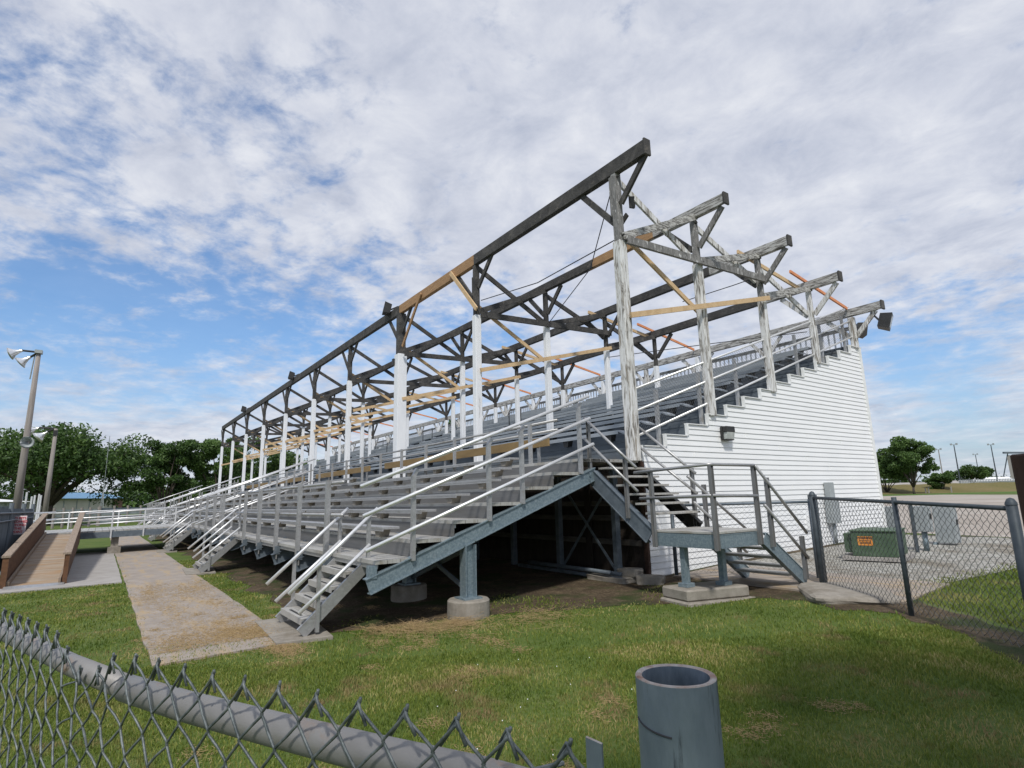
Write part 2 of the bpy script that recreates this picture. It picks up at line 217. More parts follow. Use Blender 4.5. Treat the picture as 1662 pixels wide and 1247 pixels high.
# ------------------------------------------------------------------ mesh helpers
class MB:
    def __init__(s): s.v = []; s.f = []; s.mi = []; s.cur = 0
    def add(s, vs, fs):
        o = len(s.v); s.v += [tuple(p) for p in vs]; s.f += [tuple(i + o for i in f) for f in fs]; s.mi += [s.cur] * len(fs); return s
    def box(s, x0, x1, y0, y1, z0, z1):
        return s.add([(x0, y0, z0), (x1, y0, z0), (x1, y1, z0), (x0, y1, z0), (x0, y0, z1), (x1, y0, z1), (x1, y1, z1), (x0, y1, z1)],
                     [(0, 3, 2, 1), (4, 5, 6, 7), (0, 1, 5, 4), (1, 2, 6, 5), (2, 3, 7, 6), (3, 0, 4, 7)])
    def bar(s, a, b, wd, h, up=(0, 0, 1), ch=0):      # rectangular bar; wd sideways, h along up
        a = V(a); b = V(b); d = (b - a).normalized(); u = V(up); r = d.cross(u)
        if r.length < 1e-4: r = d.cross(V((1, 0, 0)))
        r.normalize(); u = r.cross(d).normalized(); vs = []
        for p in (a, b):
            for sx, sy in ((-1, -1), (1, -1), (1, 1), (-1, 1)): vs.append(p + r * (sx * wd / 2) + u * (sy * h / 2))
        return s.add(vs, [(0, 3, 2, 1), (4, 5, 6, 7), (0, 1, 5, 4), (1, 2, 6, 5), (2, 3, 7, 6), (3, 0, 4, 7)])
    def ibeam(s, a, b, wd, h, t=.012, up=(0, 0, 1), side=0):   # channel / I section
        a = V(a); b = V(b); d = (b - a).normalized(); r = d.cross(V(up)).normalized(); u = r.cross(d).normalized()
        s.bar(a + r * side, b + r * side, t, h - 2 * t - .002, u)
        for q in (-1, 1): s.bar(a + u * (q * (h / 2 - t / 2)), b + u * (q * (h / 2 - t / 2)), wd, t, u)
        return s
    def tube(s, pts, r, n=8, cap=True, radii=None):
        pts = [V(p) for p in pts]; m = len(pts); o = len(s.v); vs = []; pr = None
        for i, p in enumerate(pts):
            d = (pts[min(i + 1, m - 1)] - pts[max(i - 1, 0)]).normalized()
            if pr is None:
                pr = d.cross(V((0, 0, 1)));
                if pr.length < .05: pr = d.cross(V((1, 0, 0)))
            pr = (pr - d * pr.dot(d)).normalized(); q = d.cross(pr); rr = radii[i] if radii else r
            for k in range(n):
                a = 2 * math.pi * k / n; vs.append(p + pr * (math.cos(a) * rr) + q * (math.sin(a) * rr))
        fs = []
        for i in range(m - 1):
            for k in range(n): fs.append((i * n + k, i * n + (k + 1) % n, (i + 1) * n + (k + 1) % n, (i + 1) * n + k))
        if cap: fs.append(tuple(reversed(range(n)))); fs.append(tuple(range((m - 1) * n, m * n)))
        return s.add(vs, fs)
    def lathe(s, c, axis, prof, n=20):       # prof: list of (dist along axis, radius)
        c = V(c); d = V(axis).normalized(); a = d.cross(V((0, 0, 1)))
        if a.length < .05: a = d.cross(V((1, 0, 0)))
        a.normalize(); b = d.cross(a); vs = []
        for h, r in prof:
            for k in range(n):
                t = 2 * math.pi * k / n; vs.append(c + d * h + a * (r * math.cos(t)) + b * (r * math.sin(t)))
        fs = [(i * n + k, i * n + (k + 1) % n, (i + 1) * n + (k + 1) % n, (i + 1) * n + k) for i in range(len(prof) - 1) for k in range(n)]
        return s.add(vs, fs)
    def prism(s, poly, thick):         # poly: 3d points in a plane, thick: vector
        n = len(poly); t = V(thick); vs = [V(p) for p in poly] + [V(p) + t for p in poly]
        return s.add(vs, [tuple(range(n)), tuple(reversed(range(n, 2 * n)))] + [(i, i + n, (i + 1) % n + n, (i + 1) % n) for i in range(n)])
ORG = {}
def build(mb, name, m, parent=None, smooth=False, label=None, bevel=0):
    me = bpy.data.meshes.new(name); off = V((0, 0, 0)) if parent is None else ORG[parent.name]
    me.from_pydata([(p[0] - off.x, p[1] - off.y, p[2] - off.z) for p in mb.v], [], mb.f)
    for k in (m if isinstance(m, (list, tuple)) else [m]): me.materials.append(k)
    if isinstance(m, (list, tuple)): me.polygons.foreach_set('material_index', mb.mi)
    if smooth: me.polygons.foreach_set('use_smooth', [True] * len(me.polygons))
    me.update(); o = bpy.data.objects.new(name, me); COL.objects.link(o)
    if parent: o.parent = parent
    ORG[o.name] = off
    if label: o['label'] = label
    if bevel:
        md = o.modifiers.new('edge', 'BEVEL'); md.width = bevel; md.segments = 1; md.limit_method = 'ANGLE'
    return o
def thing(name, label, cat, loc=(0, 0, 0), group=None):
    o = bpy.data.objects.new(name, None); o.empty_display_size = .2; COL.objects.link(o); o.location = loc
    o['label'] = label; o['category'] = cat
    if group: o['group'] = group
    ORG[o.name] = V(loc); return o
def tag(o, label, cat, group=None):
    o['label'] = label; o['category'] = cat
    if group: o['group'] = group
    return o
def struct(o): o['kind'] = 'structure'; return o
def dup(root, loc, label, group=None):
    r = root.copy(); COL.objects.link(r); r.location = loc; r['label'] = label
    if group: r['group'] = group
    for ch in list(root.children):
        c = ch.copy(); COL.objects.link(c); c.parent = r
        for g in list(ch.children):
            d = g.copy(); COL.objects.link(d); d.parent = c
    return r
PX = lambda px, py, depth: CAM + (FX + RX * ((px - 831) / 930) - UX * ((py - 623.5) / 930)) * depth   # a bearing and a distance turned into a place

# ------------------------------------------------------------------ terrain
KY = [-4000, -12, -7, -5, -3, 0, 2, 8, 4000]; KZ = [-2.36, -2.36, -2.345, -2.31, -2.24, -2.12, -2.03, -1.90, -1.90]
def gz(y): return float(np.interp(y, KY, KZ))
def sheet(name, poly_rows, m, dz):      # rows: list of (y, x0, x1)
    mb = MB(); vs = []; fs = []
    rows = []
    for (y, a, b), (y2, a2, b2) in zip(poly_rows[:-1], poly_rows[1:]):
        ks = [0] + sorted((k - y) / (y2 - y) for k in KY if y < k < y2)
        for t in ks: rows.append((y + (y2 - y) * t, a + (a2 - a) * t, b + (b2 - b) * t))
    rows.append(poly_rows[-1])
    for y, a, b in rows: vs += [(a, y, gz(y) + dz), (b, y, gz(y) + dz)]
    for i in range(len(rows) - 1): fs.append((2 * i, 2 * i + 1, 2 * i + 3, 2 * i + 2))
    mb.add(vs, fs); return struct(build(mb, name, m))
sheet('ground', [(-3000, -3000, 3000), (3000, -3000, 3000)], m_lawn, 0)
GX = [(-.5, -4.85), (.2, -3.15), (1.1, -1.55), (2.2, -.25), (3.6, -.15), (4.9, -1.2), (6.5, -2.9), (9, -5.5)]
def front_line(x): return -4.9 if x < -.5 else float(np.interp(x, [p[0] for p in GX], [p[1] for p in GX]))
def wob(x): return .09 * math.sin(3.1 * x + 1) + .06 * math.sin(7.7 * x) + .03 * math.sin(17 * x + 2)
def back_line(x): return float(np.interp(x, [-60, 2.6, 3.0, 3.6, 5.0, 7, 9.5], [9, 9, .9, .55, -.35, -2.2, -4.6]))
def strip(name, xs, f0, f1, m, dz, ny=10):
    mb = MB(); vs = []; fs = []
    for x in xs:
        a, b = f0(x), f1(x)
        for j in range(ny + 1):
            y = a + (b - a) * j / ny; vs.append((x, y, gz(y) + dz))
    n = ny + 1
    for i in range(len(xs) - 1):
        for j in range(ny): fs.append((i * n + j, (i + 1) * n + j, (i + 1) * n + j + 1, i * n + j + 1))
    mb.add(vs, fs); return struct(build(mb, name, m))
strip('dirt', [-46 + .5 * i for i in range(90)] + [-1 + .06 * i for i in range(175)], lambda x: front_line(x) + wob(x), lambda x: back_line(x) + wob(x + 5), m_dirt, .004, 30)
# concrete path in front of the stand
def slab(name, x0, x1, y0, y1, m, h=.03, jag=0, lab=None):
    mb = MB(); vs = []; zt = h
    n = max(2, int((x1 - x0) / .4)); 
    ring = [(x0 + (x1 - x0) * i / n, y0 + (random.uniform(-jag, jag)), ) for i in range(n + 1)] + [(x1 - (x1 - x0) * i / n, y1 + random.uniform(-jag, jag)) for i in range(n + 1)]
    top = [(x, y, gz(y) + zt) for x, y in ring]; bot = [(x, y, gz(y) - .1) for x, y in ring]; k = len(ring)
    mb.add(top + bot, [tuple(range(k))] + [(i + k, (i + 1) % k + k, (i + 1) % k, i) for i in range(k)])
    return struct(build(mb, name, m))
for i in range(17): slab('path', -42 + i * 2.45, -42 + i * 2.45 + 2.44, -6.72, -5.38, walk, .02, .012)
slab('path_slab', -19.5, -8.4, -8.95, -6.76, slabm, .025, .01)
strip('gravel_lot', [-260 + 8 * i for i in range(74)], lambda x: 10.5 if x < 2 else 8.6, lambda x: 97 + (-20.4 - x) * 1.3 if x > -130 else 240, m_gravel, .006, 24)
strip('limestone_yard', [0.25 + .06 * i for i in range(72)], lambda x: (.9 if x < 3.3 else min(8.6, .9 + (x - 3.3) / .13)) + wob(x * 2) * .8, lambda x: 8.7 + wob(x), m_stone, .010, 20)
slab('yard_slab', .2, 3.5, .35, 1.75, walk, .028, .01)

# ------------------------------------------------------------------ grandstand dimensions
TU, RU = .615, .217; TL, RL = .552, .208; YL, ZL = -4.129, -1.477; YF0 = -4.62
ROWY = {'F': -.17, '2': 2.016, '3': 4.201, '4': 6.292, '5': 8.363}; ROWZ = {'F': 5.06, '2': 4.76, '3': 4.44, '4': 4.08, '5': 3.76}
XP = [0, -4.84, -9.28, -13.8, -18.2, -22.9, -27.75, -32.57, -37.08, -41.54]
XEND = -42.0
def deckz(y): return (-.23 if y < 0 else max(0, math.floor(y / TU)) * RU)
# ---- timber roof frame
fr = thing('timber_roof_frame', 'bare timber roof frame without its roof, dark weathered tops on white posts over the bleachers', 'roof frame', (0, 0, -2.1))
pw = {'F': .178, '2': .15, '3': .14, '4': .135, '5': .14}
for i, x in enumerate(XP):
    zj = {'F': 3.64, '2': 3.70, '3': 3.42, '4': 3.1, '5': 3.0}
    for r in 'F2345':
        y = ROWY[r]; wd = pw[r] * (1 if i == 0 else .92); wd = .29 if (r == 'F' and i == 2) else wd
        base = deckz(y - .1) - .02; top = ROWZ[r] + (.14 if r == 'F' and i == 0 else -.13)
        white = wood_peel if i == 0 else wood_white
        if r == '5':
            build(MB().box(x - wd / 2, x + wd / 2, y - wd / 2, y + wd / 2, base, top), 'post', white, fr, bevel=.006)
        elif i == 0 and r != 'F':
            build(MB().box(x - wd / 2, x + wd / 2, y - wd / 2, y + wd / 2, base, zj[r] - .02), 'post', white, fr, bevel=.008)
            m = MB().box(x - wd * .38, x + wd * .38, y - wd * .38, y + wd * .38, zj[r] - .019, top); build(m, 'post_top', wood_grey if r != '4' else wood_peel, fr, bevel=.006)
        else:
            build(MB().box(x - wd / 2, x + wd / 2, y - wd / 2, y + wd / 2, base, zj[r] - .02), 'post', white, fr, bevel=.008)
            m = MB().box(x - wd * .36, x + wd * .36, y - wd * .40, y + wd * .40, zj[r] - .019, top)
            if r == 'F': m.box(x - wd * .62, x - wd * .365, y - .07, y + .07, zj[r] + .5, top - .3)
            build(m, 'post_top', wood_grey if i == 0 else wood_dark, fr, bevel=.006)
for r in 'F2345':       # long beams, doubled planks with staggered joints
    y = ROWY[r]; z = ROWZ[r]; h = .27 if r == 'F' else (.21 if r != '5' else .2)
    x0 = .76; segs = []
    cuts = [XP[1] if r == 'F' else -1.2, XP[2], XP[4], XP[6], XP[8], XEND + .1]
    if r == '2': cuts = [-1.0, -2.9, XP[2], XP[4], XP[6], XP[8], XEND + .1]
    for k, c in enumerate(cuts):
        m = MB()
        m.box(c + .004, x0, y - .075, y - .012, z - h / 2, z + h / 2); m.box(c - .25 if k < len(cuts) - 1 else c, x0 - (.12 if k == 0 else .25), y - .010, y + .055, z - h / 2 + .006, z + h / 2 - .012)
        mt = wood_dark
        if r in '345' and k == 0: mt = wood_peel_x
        if r == '2' and k == 0: mt = wood_peel_x
        if r == '2' and k == 1: mt = wood_newbeam
        if r == 'F' and k == 1: mt = wood_newbeam
        if r == '5': mt = wood_peel_x
        build(m, 'beam', mt, fr, bevel=.005); x0 = c
    build(MB().box(.755, .80, y - .09, y + .07, z - h / 2 - .02, z + h / 2 + .02), 'beam_end_block', wood_dark, fr, bevel=.01)
for i, x in enumerate(XP):
    for r in 'F2345':
        y = ROWY[r]; z = ROWZ[r] - .12
        for sx in (1, -1):
            if r == 'F' and sx == 1: a, b = (x + .76, y, z + .04), (x + .10, y, z - .62)
            elif r == 'F': a, b = (x - .9, y, z), (x - .08, y, z - .93)
            else: a, b = (x + sx * .68, y, z), (x + sx * .08, y, z - .62)
            if r == '5': a, b = (x + sx * .6, y, z + .02), (x + sx * .05, y, z - .55)
            mt = wood_dark if (i > 0 or sx < 0 or r == 'F') else wood_grey
            if r == '5' or (r == '4' and i == 0): mt = wood_peel
            build(MB().bar(a, b, .05, .11, (0, 0, 1)), 'knee_brace', mt, fr)
    order = 'F2345'
    # level and raking ties of the cross frame
    def zz(r): return {'F': 3.70, '2': 3.74, '3': 3.42, '4': 3.2}[r]
    first = i == 0
    m1 = wood_peel_x if first else wood_dark
    o = .07
    for a, b in (('F', '2'), ('2', '3'), ('3', '4')):
        build(MB().bar((x + o, ROWY[a], zz(a)), (x + o, ROWY[b], ROWZ[b] - .07), .05, .13), 'rafter_tie', m1, fr)
    build(MB().bar((x + .12, ROWY['F'] + .05, 3.63), (x + .12, ROWY['3'] + .1, 3.80), .06, .14), 'cross_tie', wood_grey if first else wood_dark, fr)
    for a, b, za, zb in (('F', '2', 4.93, 3.82), ('2', '3', 4.60, 3.80), ('3', '4', 4.18, 3.40)):
        build(MB().bar((x - o, ROWY[a] + .05, za), (x - o, ROWY[b] - .05, zb), .045, .12), 'diagonal_brace', wood_peel if first else wood_dark, fr)
    build(MB().bar((x + .15, ROWY['F'], 2.22), (x + .15, ROWY['3'] + .05, 3.36), .04, .095), 'new_tie_board', wood_new, fr)
    build(MB().bar((x - .1, ROWY['F'] + .03, 3.95), (x - .1, ROWY['2'] + .05, 2.72), .04, .09), 'new_diagonal_board', wood_new, fr)
    build(MB().bar((x - .14, 3.7, 4.42), (x - .14, ROWY['4'], 4.03), .04, .09), 'new_rafter_board', wood_new, fr)
    build(MB().bar((x - .02, 5.6, 4.33), (x - .02, 8.25, 3.87), .04, .07), 'orange_rafter_board', wood_orange, fr)
    if i in (3, 6):
        build(MB().bar((x + .19, ROWY['F'] + .1, 2.5), (x + .19, ROWY['3'] + .05, 3.62), .04, .1), 'new_tie_board', wood_new, fr)
    if i < 9:     # intermediate short posts of the rear wall
        xm = (x + XP[i + 1]) / 2
        m = MB().box(xm - .06, xm + .06, 8.3, 8.42, 2.8, 3.65); build(m, 'rear_stud', wood_peel, fr)
        for sx in (1, -1): build(MB().bar((xm + sx * .5, 8.36, 3.64), (xm + sx * .05, 8.36, 3.12), .05, .09), 'rear_brace', wood_peel, fr)
for a, b, c in ((( -.05, -.1, 5.0), (-2.2, 1.2, 4.2), (-4.7, 2.0, 3.75)), ((-.02, -.1, 3.75), (-2.4, -.16, 3.66), (-4.7, -.12, 3.98)), ((-2.0, 4.1, 3.9), (-.6, 4.15, 3.88), (0, 4.2, 3.9)), ((-.1, 6.2, 2.95), (-2, 5.2, 2.98), (-4.8, 4.2, 3.1))):
    build(MB().tube([a, b, c], .011, 5), 'cable', black, fr)
build(MB().bar((-9.43, -.32, 3.5), (-9.43, -.32, 3.3), .1, .1), 'junction_box', black, fr)
# broken board ends bolted on the near post
build(MB().prism([(.11, .02, 4.50), (.11, .15, 4.54), (.11, .13, 4.44), (.11, .16, 4.38), (.11, .14, 4.30), (.11, .02, 4.28)], (.03, 0, 0)), 'broken_board', wood_dark, fr); build(MB().bar((-.35, .12, 4.02), (-.02, .10, 4.24), .03, .1), 'broken_board', wood_dark, fr)
build(MB().bar((-7.7, -.28, 5.08), (-8.92, -.28, 3.78), .04, .10), 'new_knee_board', wood_newbeam, fr); build(MB().bar((-5.95, -.28, 5.1), (-4.66, -.28, 3.72), .04, .10), 'new_knee_board', wood_new, fr)

# ---- lower aluminium bleachers
lb = thing('lower_bleachers', 'low grey aluminium bleacher tier with six rows in front of the white posts', 'bleachers', (0, -4.6, -2.3))
def tz(k): return ZL + k * RL
def ty(k): return YL + k * TL
for k in range(7):
    y0 = YF0 if k == 0 else ty(k - 1); y1 = ty(k) if k < 6 else -.10; z = tz(k)
    nb = 3 if k < 6 else 6; m = MB(); wpl = (y1 - y0) / nb
    for j in range(nb):
        m.box(XEND, .02, y0 + j * wpl + .004, y0 + (j + 1) * wpl - .004, z - .045, z)
    build(m, 'tread', alu_tread, lb)
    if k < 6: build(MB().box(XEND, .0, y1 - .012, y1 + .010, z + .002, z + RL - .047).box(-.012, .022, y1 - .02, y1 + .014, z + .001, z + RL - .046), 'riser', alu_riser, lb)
    build(MB().box(XEND, -.02, y0 + .02, y0 + .06, z - .1, z - .046), 'tread_bearer', alu, lb)
seatn = 0; brest = MB()
AIS = [(-.45, -1.45)] + [(a, a - 1.0) for a in (-8.65, -16.85, -25.05, -33.25)]
random.seed(3)
for k in range(6):
    z = tz(k) + .345; y = ty(k) + .03
    segs = [(-.72, -6.0 - .22 * k), (-6.12 - .22 * k, -13.3)] if k < 4 else [(-.72 - .5 * (k - 3), -8.4), (-9.6, -13.3)]
    segs += [(-15.4, -21), (-21.2, -26.6), (-28.6, -35), (-35.2, -41.5)]
    for s0, s1 in segs:
        m = MB().box(s1, s0, y - .12, y + .12, z - .035, z); m.box(s1, s0, y - .12, y - .105, z - .06, z - .036)
        st = build(m, 'seat_plank', alu, lb, bevel=.004)
        xb = s0 - .25
        while xb > s1:
            dst = brest
            tgt = MB() if seatn < 98 and s0 > -13.4 else None
            mm = tgt if tgt else brest
            zb = tz(k + 1)
            mm.prism([(xb + .11, y - .09, z - .037), (xb - .11, y - .09, z - .037), (xb - .06, y - .09, zb + .002), (xb + .06, y - .09, zb + .002)], (0, .14, 0))
            if tgt: build(tgt, 'seat_bracket', conc, st); seatn += 1
            xb -= 1.32
o = build(brest, 'distant_seat_brackets', conc, lb); o['kind'] = 'stuff'
# raker beams and columns
def raker(x, m, w_=.11, h=.19, side=0):
    a = V((x, -4.70, -1.76)); b = V((x, -1.06, -.452)); mb = MB().ibeam(a, b, w_, h, .012, side=side)
    mb.box(x - .05, x + .05, -4.69, -4.60, -1.67, -1.53); return build(mb, 'raker_beam', m, lb)
raker(0, galv, .11, .185, .03)
postx = [-1.62 - 1.42 * k for k in range(28)]
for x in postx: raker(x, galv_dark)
for k, x in enumerate([0, -1.75] + [-4.5 - 2.8 * j for j in range(13)]):
    zt = -1.76 + (1.35) * .359 - .1
    mb = MB().ibeam((x, -3.35, -2.02), (x, -3.35, zt), .15, .16, .014, up=(0, 1, 0)); mb.box(x - .13, x + .13, -3.48, -3.22, -2.035, -2.015)
    build(mb, 'support_column', galv, lb)
mb = MB().bar((0, -3.35, -1.95), (-1.75, -3.35, -1.4), .03, .05).bar((0, -3.30, -1.4), (-1.75, -3.30, -1.95), .03, .05); build(mb, 'cross_brace', galv_dark, lb)
for x in (-.3, -1.75, -3.2, -4.65, -6.1):
    build(MB().box(x - .045, x + .045, -.42, -.32, -2.1, -.30), 'inner_column', galv_dark, lb)
build(MB().bar((-.35, -.36, -2.0), (-1.7, -.36, -.5), .012, .045).bar((-.35, -.33, -.5), (-1.7, -.33, -2.0), .012, .045), 'cross_brace', galv_dark, lb)
# end guard rail of the lower tier
for k, hgt in ((0, 0), (2, 0), (3, 0), (5, 0)):
    y = ty(k) + .0; m = MB().box(.024, .085, y - .045, y + .0, tz(k) - .03, tz(k) + .98); m.bar((.05, y - .02, tz(k) + .97), (.05, y + .03, tz(k) + 1.06), .05, .04, (0, 1, 0))
    build(m, 'guard_post', alu, lb)
for (a, b) in (((-4.84, -.63), (-1.20, .735)), ((-4.80, -.965), (-1.20, .385)), ((-4.76, -1.355), (-1.15, -.01))):
    build(MB().tube([(.10, a[0], a[1]), (.10, b[0], b[1])], .024, 10), 'guard_tube', alu_rail, lb, smooth=True)
def end_rail(x, y0=-4.84, y1=-1.27):
    for k in range(6): build(MB().box(x - .025, x + .025, ty(k) - .06, ty(k) - .01, tz(k), tz(k) + 1.0), 'rail_post', alu, lb)
    for dz in (0, -.36, -.74): build(MB().tube([(x, y0, -.60 + dz), (x, y1, .74 + dz)], .024, 8), 'sloping_rail', alu_rail, lb, smooth=True)
for x in (-13.9, -14.9, -27.2, -28.2, -41.6): end_rail(x)
# front guard rail
gaps = [(-.2, -1.5), (-8.6, -9.7), (-16.8, -23.1), (-25.0, -26.1), (-33.2, -34.3)]
def ingap(x): return any(b - .03 < x < a + .03 for a, b in gaps)
for x in postx:
    if ingap(x): continue
    m = MB().box(x - .035, x + .035, -4.70, -4.64, -1.60, -.49); m.prism([(x - .004, -4.638, -1.75), (x - .004, -4.70, -1.55), (x - .004, -4.638, -1.50)], (.008, 0, 0))
    m.box(x - .045, x + .045, -4.665, -4.645, -1.75, -1.5)
    build(m, 'guard_post', alu, lb)
for a, b in ((-1.15, -8.6), (-9.75, -16.6), (-23.2, -24.9), (-26.2, -33.1), (-34.4, -41.8)):
    for z in (-.53, -.97):
        build(MB().tube([(a, -4.61, z), (b, -4.61, z)], .024, 8), 'guard_tube', alu, lb, smooth=True)
# rail along the front of the cross aisle
for k in range(10):
    x = -1.35 - 1.33 * k; build(MB().box(x - .03, x + .03, -1.30, -1.25, -.44, .47), 'aisle_post', alu, lb)
for a, b in ((-.65, -13.4), (-15.2, -26.8), (-28.6, -41.6)):
    for z in (.45, .29): build(MB().tube([(a, -1.23, z), (b, -1.23, z)], .022, 8), 'aisle_tube', alu, lb, smooth=True)

# brown boards on short stands at the cross aisle
for n, (a, b, lab) in enumerate(((-1.2, -8.4, 'long brown board nearest the camera, on short stands behind the lower bleacher seats'), (-9.5, -14.7, 'brown board on short stands just beyond the gap after the nearest brown board'),
                                 (-16.2, -21.5, 'brown board seen through the handrails of the middle stairs'), (-22.3, -27, 'farthest brown board, small behind the sloping handrails'))):
    t = thing('brown_bench_board', lab, 'bench board', (a, -.98, -.23), 'brown boards along the cross aisle')
    build(MB().box(b, a, -1.0, -.96, .08, .24), 'board', wood_brown, t, bevel=.004)
    x = a - .35
    while x > b:
        build(MB().box(x - .025, x + .025, -.955, -.92, -.228, .20), 'stand', alu, t); x -= 1.75

# ---- upper bleachers
ubr = MB()
ub = thing('upper_bleachers', 'tall blue grey steel bleacher tier rising behind the cross aisle to the rear rail', 'bleachers', (0, 0, -2.1))
for n in range(14):
    y0 = n * TU; z = n * RU
    m = MB(); m.box(XEND, -.02, y0 + .004, y0 + TU / 2 - .003, z - .04, z).box(XEND, -.02, y0 + TU / 2 + .003, y0 + TU - .004, z - .04, z); build(m, 'tread', bluesteel, ub)
    build(MB().box(XEND, -.02, y0 - .012, y0 + .002, z - RU + .001, z - .042).box(XEND, -.02, y0 - .02, y0 + .003, z - .041, z + .002), 'riser', bluesteel, ub)
    if n < 13:
        for s0, s1 in ((-.95, -9.1), (-10.2, -18.1), (-19.2, -27.2), (-28.3, -41.7)):
            yc = y0 + TU - .02; zt = z + .40
            m = MB().box(s1, s0, yc - .12, yc + .12, zt - .035, zt).box(s1, s0, yc - .12, yc - .105, zt - .07, zt - .036)
            m.prism([(s0, yc - .12, zt), (s0, yc + .12, zt), (s0 + .16, yc + .12, zt - .07), (s0 + .16, yc - .12, zt - .07)], (0, 0, -.03))
            st = build(m, 'seat_plank', blueseat, ub)
            xb = s0 - .3
            while xb > s1:
                m = MB() if s0 > -1 else ubr
                m.prism([(xb + .1, yc - .08, zt - .036), (xb - .1, yc - .08, zt - .036), (xb - .06, yc - .08, z + RU + .002), (xb + .06, yc - .08, z + RU + .002)], (0, .12, 0)); xb -= 1.25
                if m is not ubr: build(m, 'seat_bracket', black, st)
o = build(ubr, 'distant_seat_brackets', black, ub); o['kind'] = 'stuff'
# end guard rail beside the siding
def gzr(y): return y * RU / TU
for n in (1, 3, 5, 7, 9, 11, 13):
    y = n * TU - .05; zb = (n - 1) * RU; build(MB().box(-.09, -.04, y - .035, y + .035, zb - .08, zb + 1.02), 'guard_post', alu, ub)
    # long mounting leg in front of the post
for dz in (1.0, .62, .2):
    build(MB().tube([(-.03, -.02, gzr(-.02) + dz - .02), (-.03, 8.35, gzr(8.35) + dz - .02)], .022, 8), 'guard_tube', alu_rail, ub, smooth=True)
def weave(mb, origin, du, dv, length, height, pitch, r, n=4, shear=None):
    du = V(du).normalized(); dv = V(dv); o = V(origin); nrm = du.cross(dv.normalized()).normalized()
    cols = int(length / pitch * 2); rows = int(height / (pitch * .5))
    for c in range(cols + 1):
        pts = []
        for j in range(rows + 1):
            s = (c + (1 if ((j + c) % 2) else 0)) * pitch * .5
            if s > length: s = length
            q = o + du * s + dv * (j * pitch * .5) + nrm * (r * (1 if (j + c) % 2 else -1)); pts.append(q)
        mb.tube(pts, r, n, False)
m = MB(); sl_ = V((0, TU, RU)).normalized()
weave(m, (-.035, .1, gzr(.1) + .16), sl_, V((0, 0, 1)), 8.7, .82, .075, .0022, 3); build(m, 'mesh_infill', wire_dark, ub)
# rear picket rail
m = MB().box(XEND, -.1, 8.50, 8.56, 3.36, 3.45); build(m, 'rear_top_rail', wood_peel_x, ub)
m = MB(); x = -.25; k = 0
while x > XEND:
    if k < 99: build(MB().box(x - .018, x + .018, 8.515, 8.545, 2.70, 3.358), 'rear_picket', wood_white, ub)
    else: m.box(x - .018, x + .018, 8.515, 8.545, 2.70, 3.358)
    x -= .155; k += 1
o = build(m, 'distant_pickets', wood_white, ub); o['kind'] = 'stuff'
# black aisle hoops seen high in the stand
for x, n in ((-9.5, 6), (-9.5, 9), (-18.6, 5), (-18.6, 8), (-18.6, 11), (-27.7, 6), (-27.7, 10)):
    y = n * TU + .3; z = n * RU; build(MB().tube([(x, y, z), (x, y, z + .8), (x, y + .5, z + .98), (x, y + .5, z + .22)], .02, 6), 'aisle_hoop', black, ub)

# ---- end wall with vinyl siding
ew = thing('sided_end_wall', 'white vinyl sided end wall with a stepped top edge following the seat rows', 'wall', (0, 4, -2.1))
YE = 8.5
def ymin(z):
    if z <= 0: return 0.0
    return min(13, math.ceil(z / RU - 1e-9)) * TU
mb = MB(); lap = .1016; z0 = -1.98
zs = sorted(set([round(z0 + lap * j, 5) for j in range(0, 48)] + [round(RU * n, 5) for n in range(0, 14)] + [-2.12]))
zs = [z for z in zs if z <= 13 * RU + .001]
zb0 = lambda y: gz(y) + .06
for j in range(0, 60):
    a = z0 - .1016 * 2 + lap * j; b = a + lap
    if a > 13 * RU: break
    cuts = [a] + [RU * n for n in range(14) if a + 1e-4 < RU * n < b - 1e-4] + [b]
    for c0, c1 in zip(cuts[:-1], cuts[1:]):
        c1 = min(c1, 13 * RU)
        if c1 <= c0: continue
        yl = ymin((c0 + c1) / 2)
        # near the ground the laps start where the ground falls away
        if c0 < -1.9: yl = max(yl, 0); 
        ye = YE
        x0_ = .006 + .013 * (1 - (c0 - a) / lap); x1_ = .006 + .013 * (1 - (c1 - a) / lap)
        ct = c1 - .007 if abs(c1 - b) < 1e-6 else c1
        if ct <= c0: continue
        mb.add([(x0_, yl, c0), (x0_, ye, c0), (x1_, ye, ct), (x1_, yl, ct)], [(0, 1, 2, 3)])
        if ct < c1: mb.add([(x1_, yl, ct), (x1_, ye, ct), (.0035, ye, c1), (.0035, yl, c1)], [(0, 1, 2, 3)])
        if c0 == a and j % 2 == 0:
            for ys in ((j * 37 % 11) * .33 + .4, (j * 37 % 11) * .33 + 4.2):
                if ys > yl + .1 and ys < ye - .1: mb.box(x1_, x0_ + .0022, ys, ys + .004, c0 + .001, ct - .001)
        if c0 == a: mb.add([(.004, yl, c0), (.004, ye, c0), (x0_, ye, c0), (x0_, yl, c0)], [(0, 1, 2, 3)])
build(mb, 'siding', vinyl, ew)
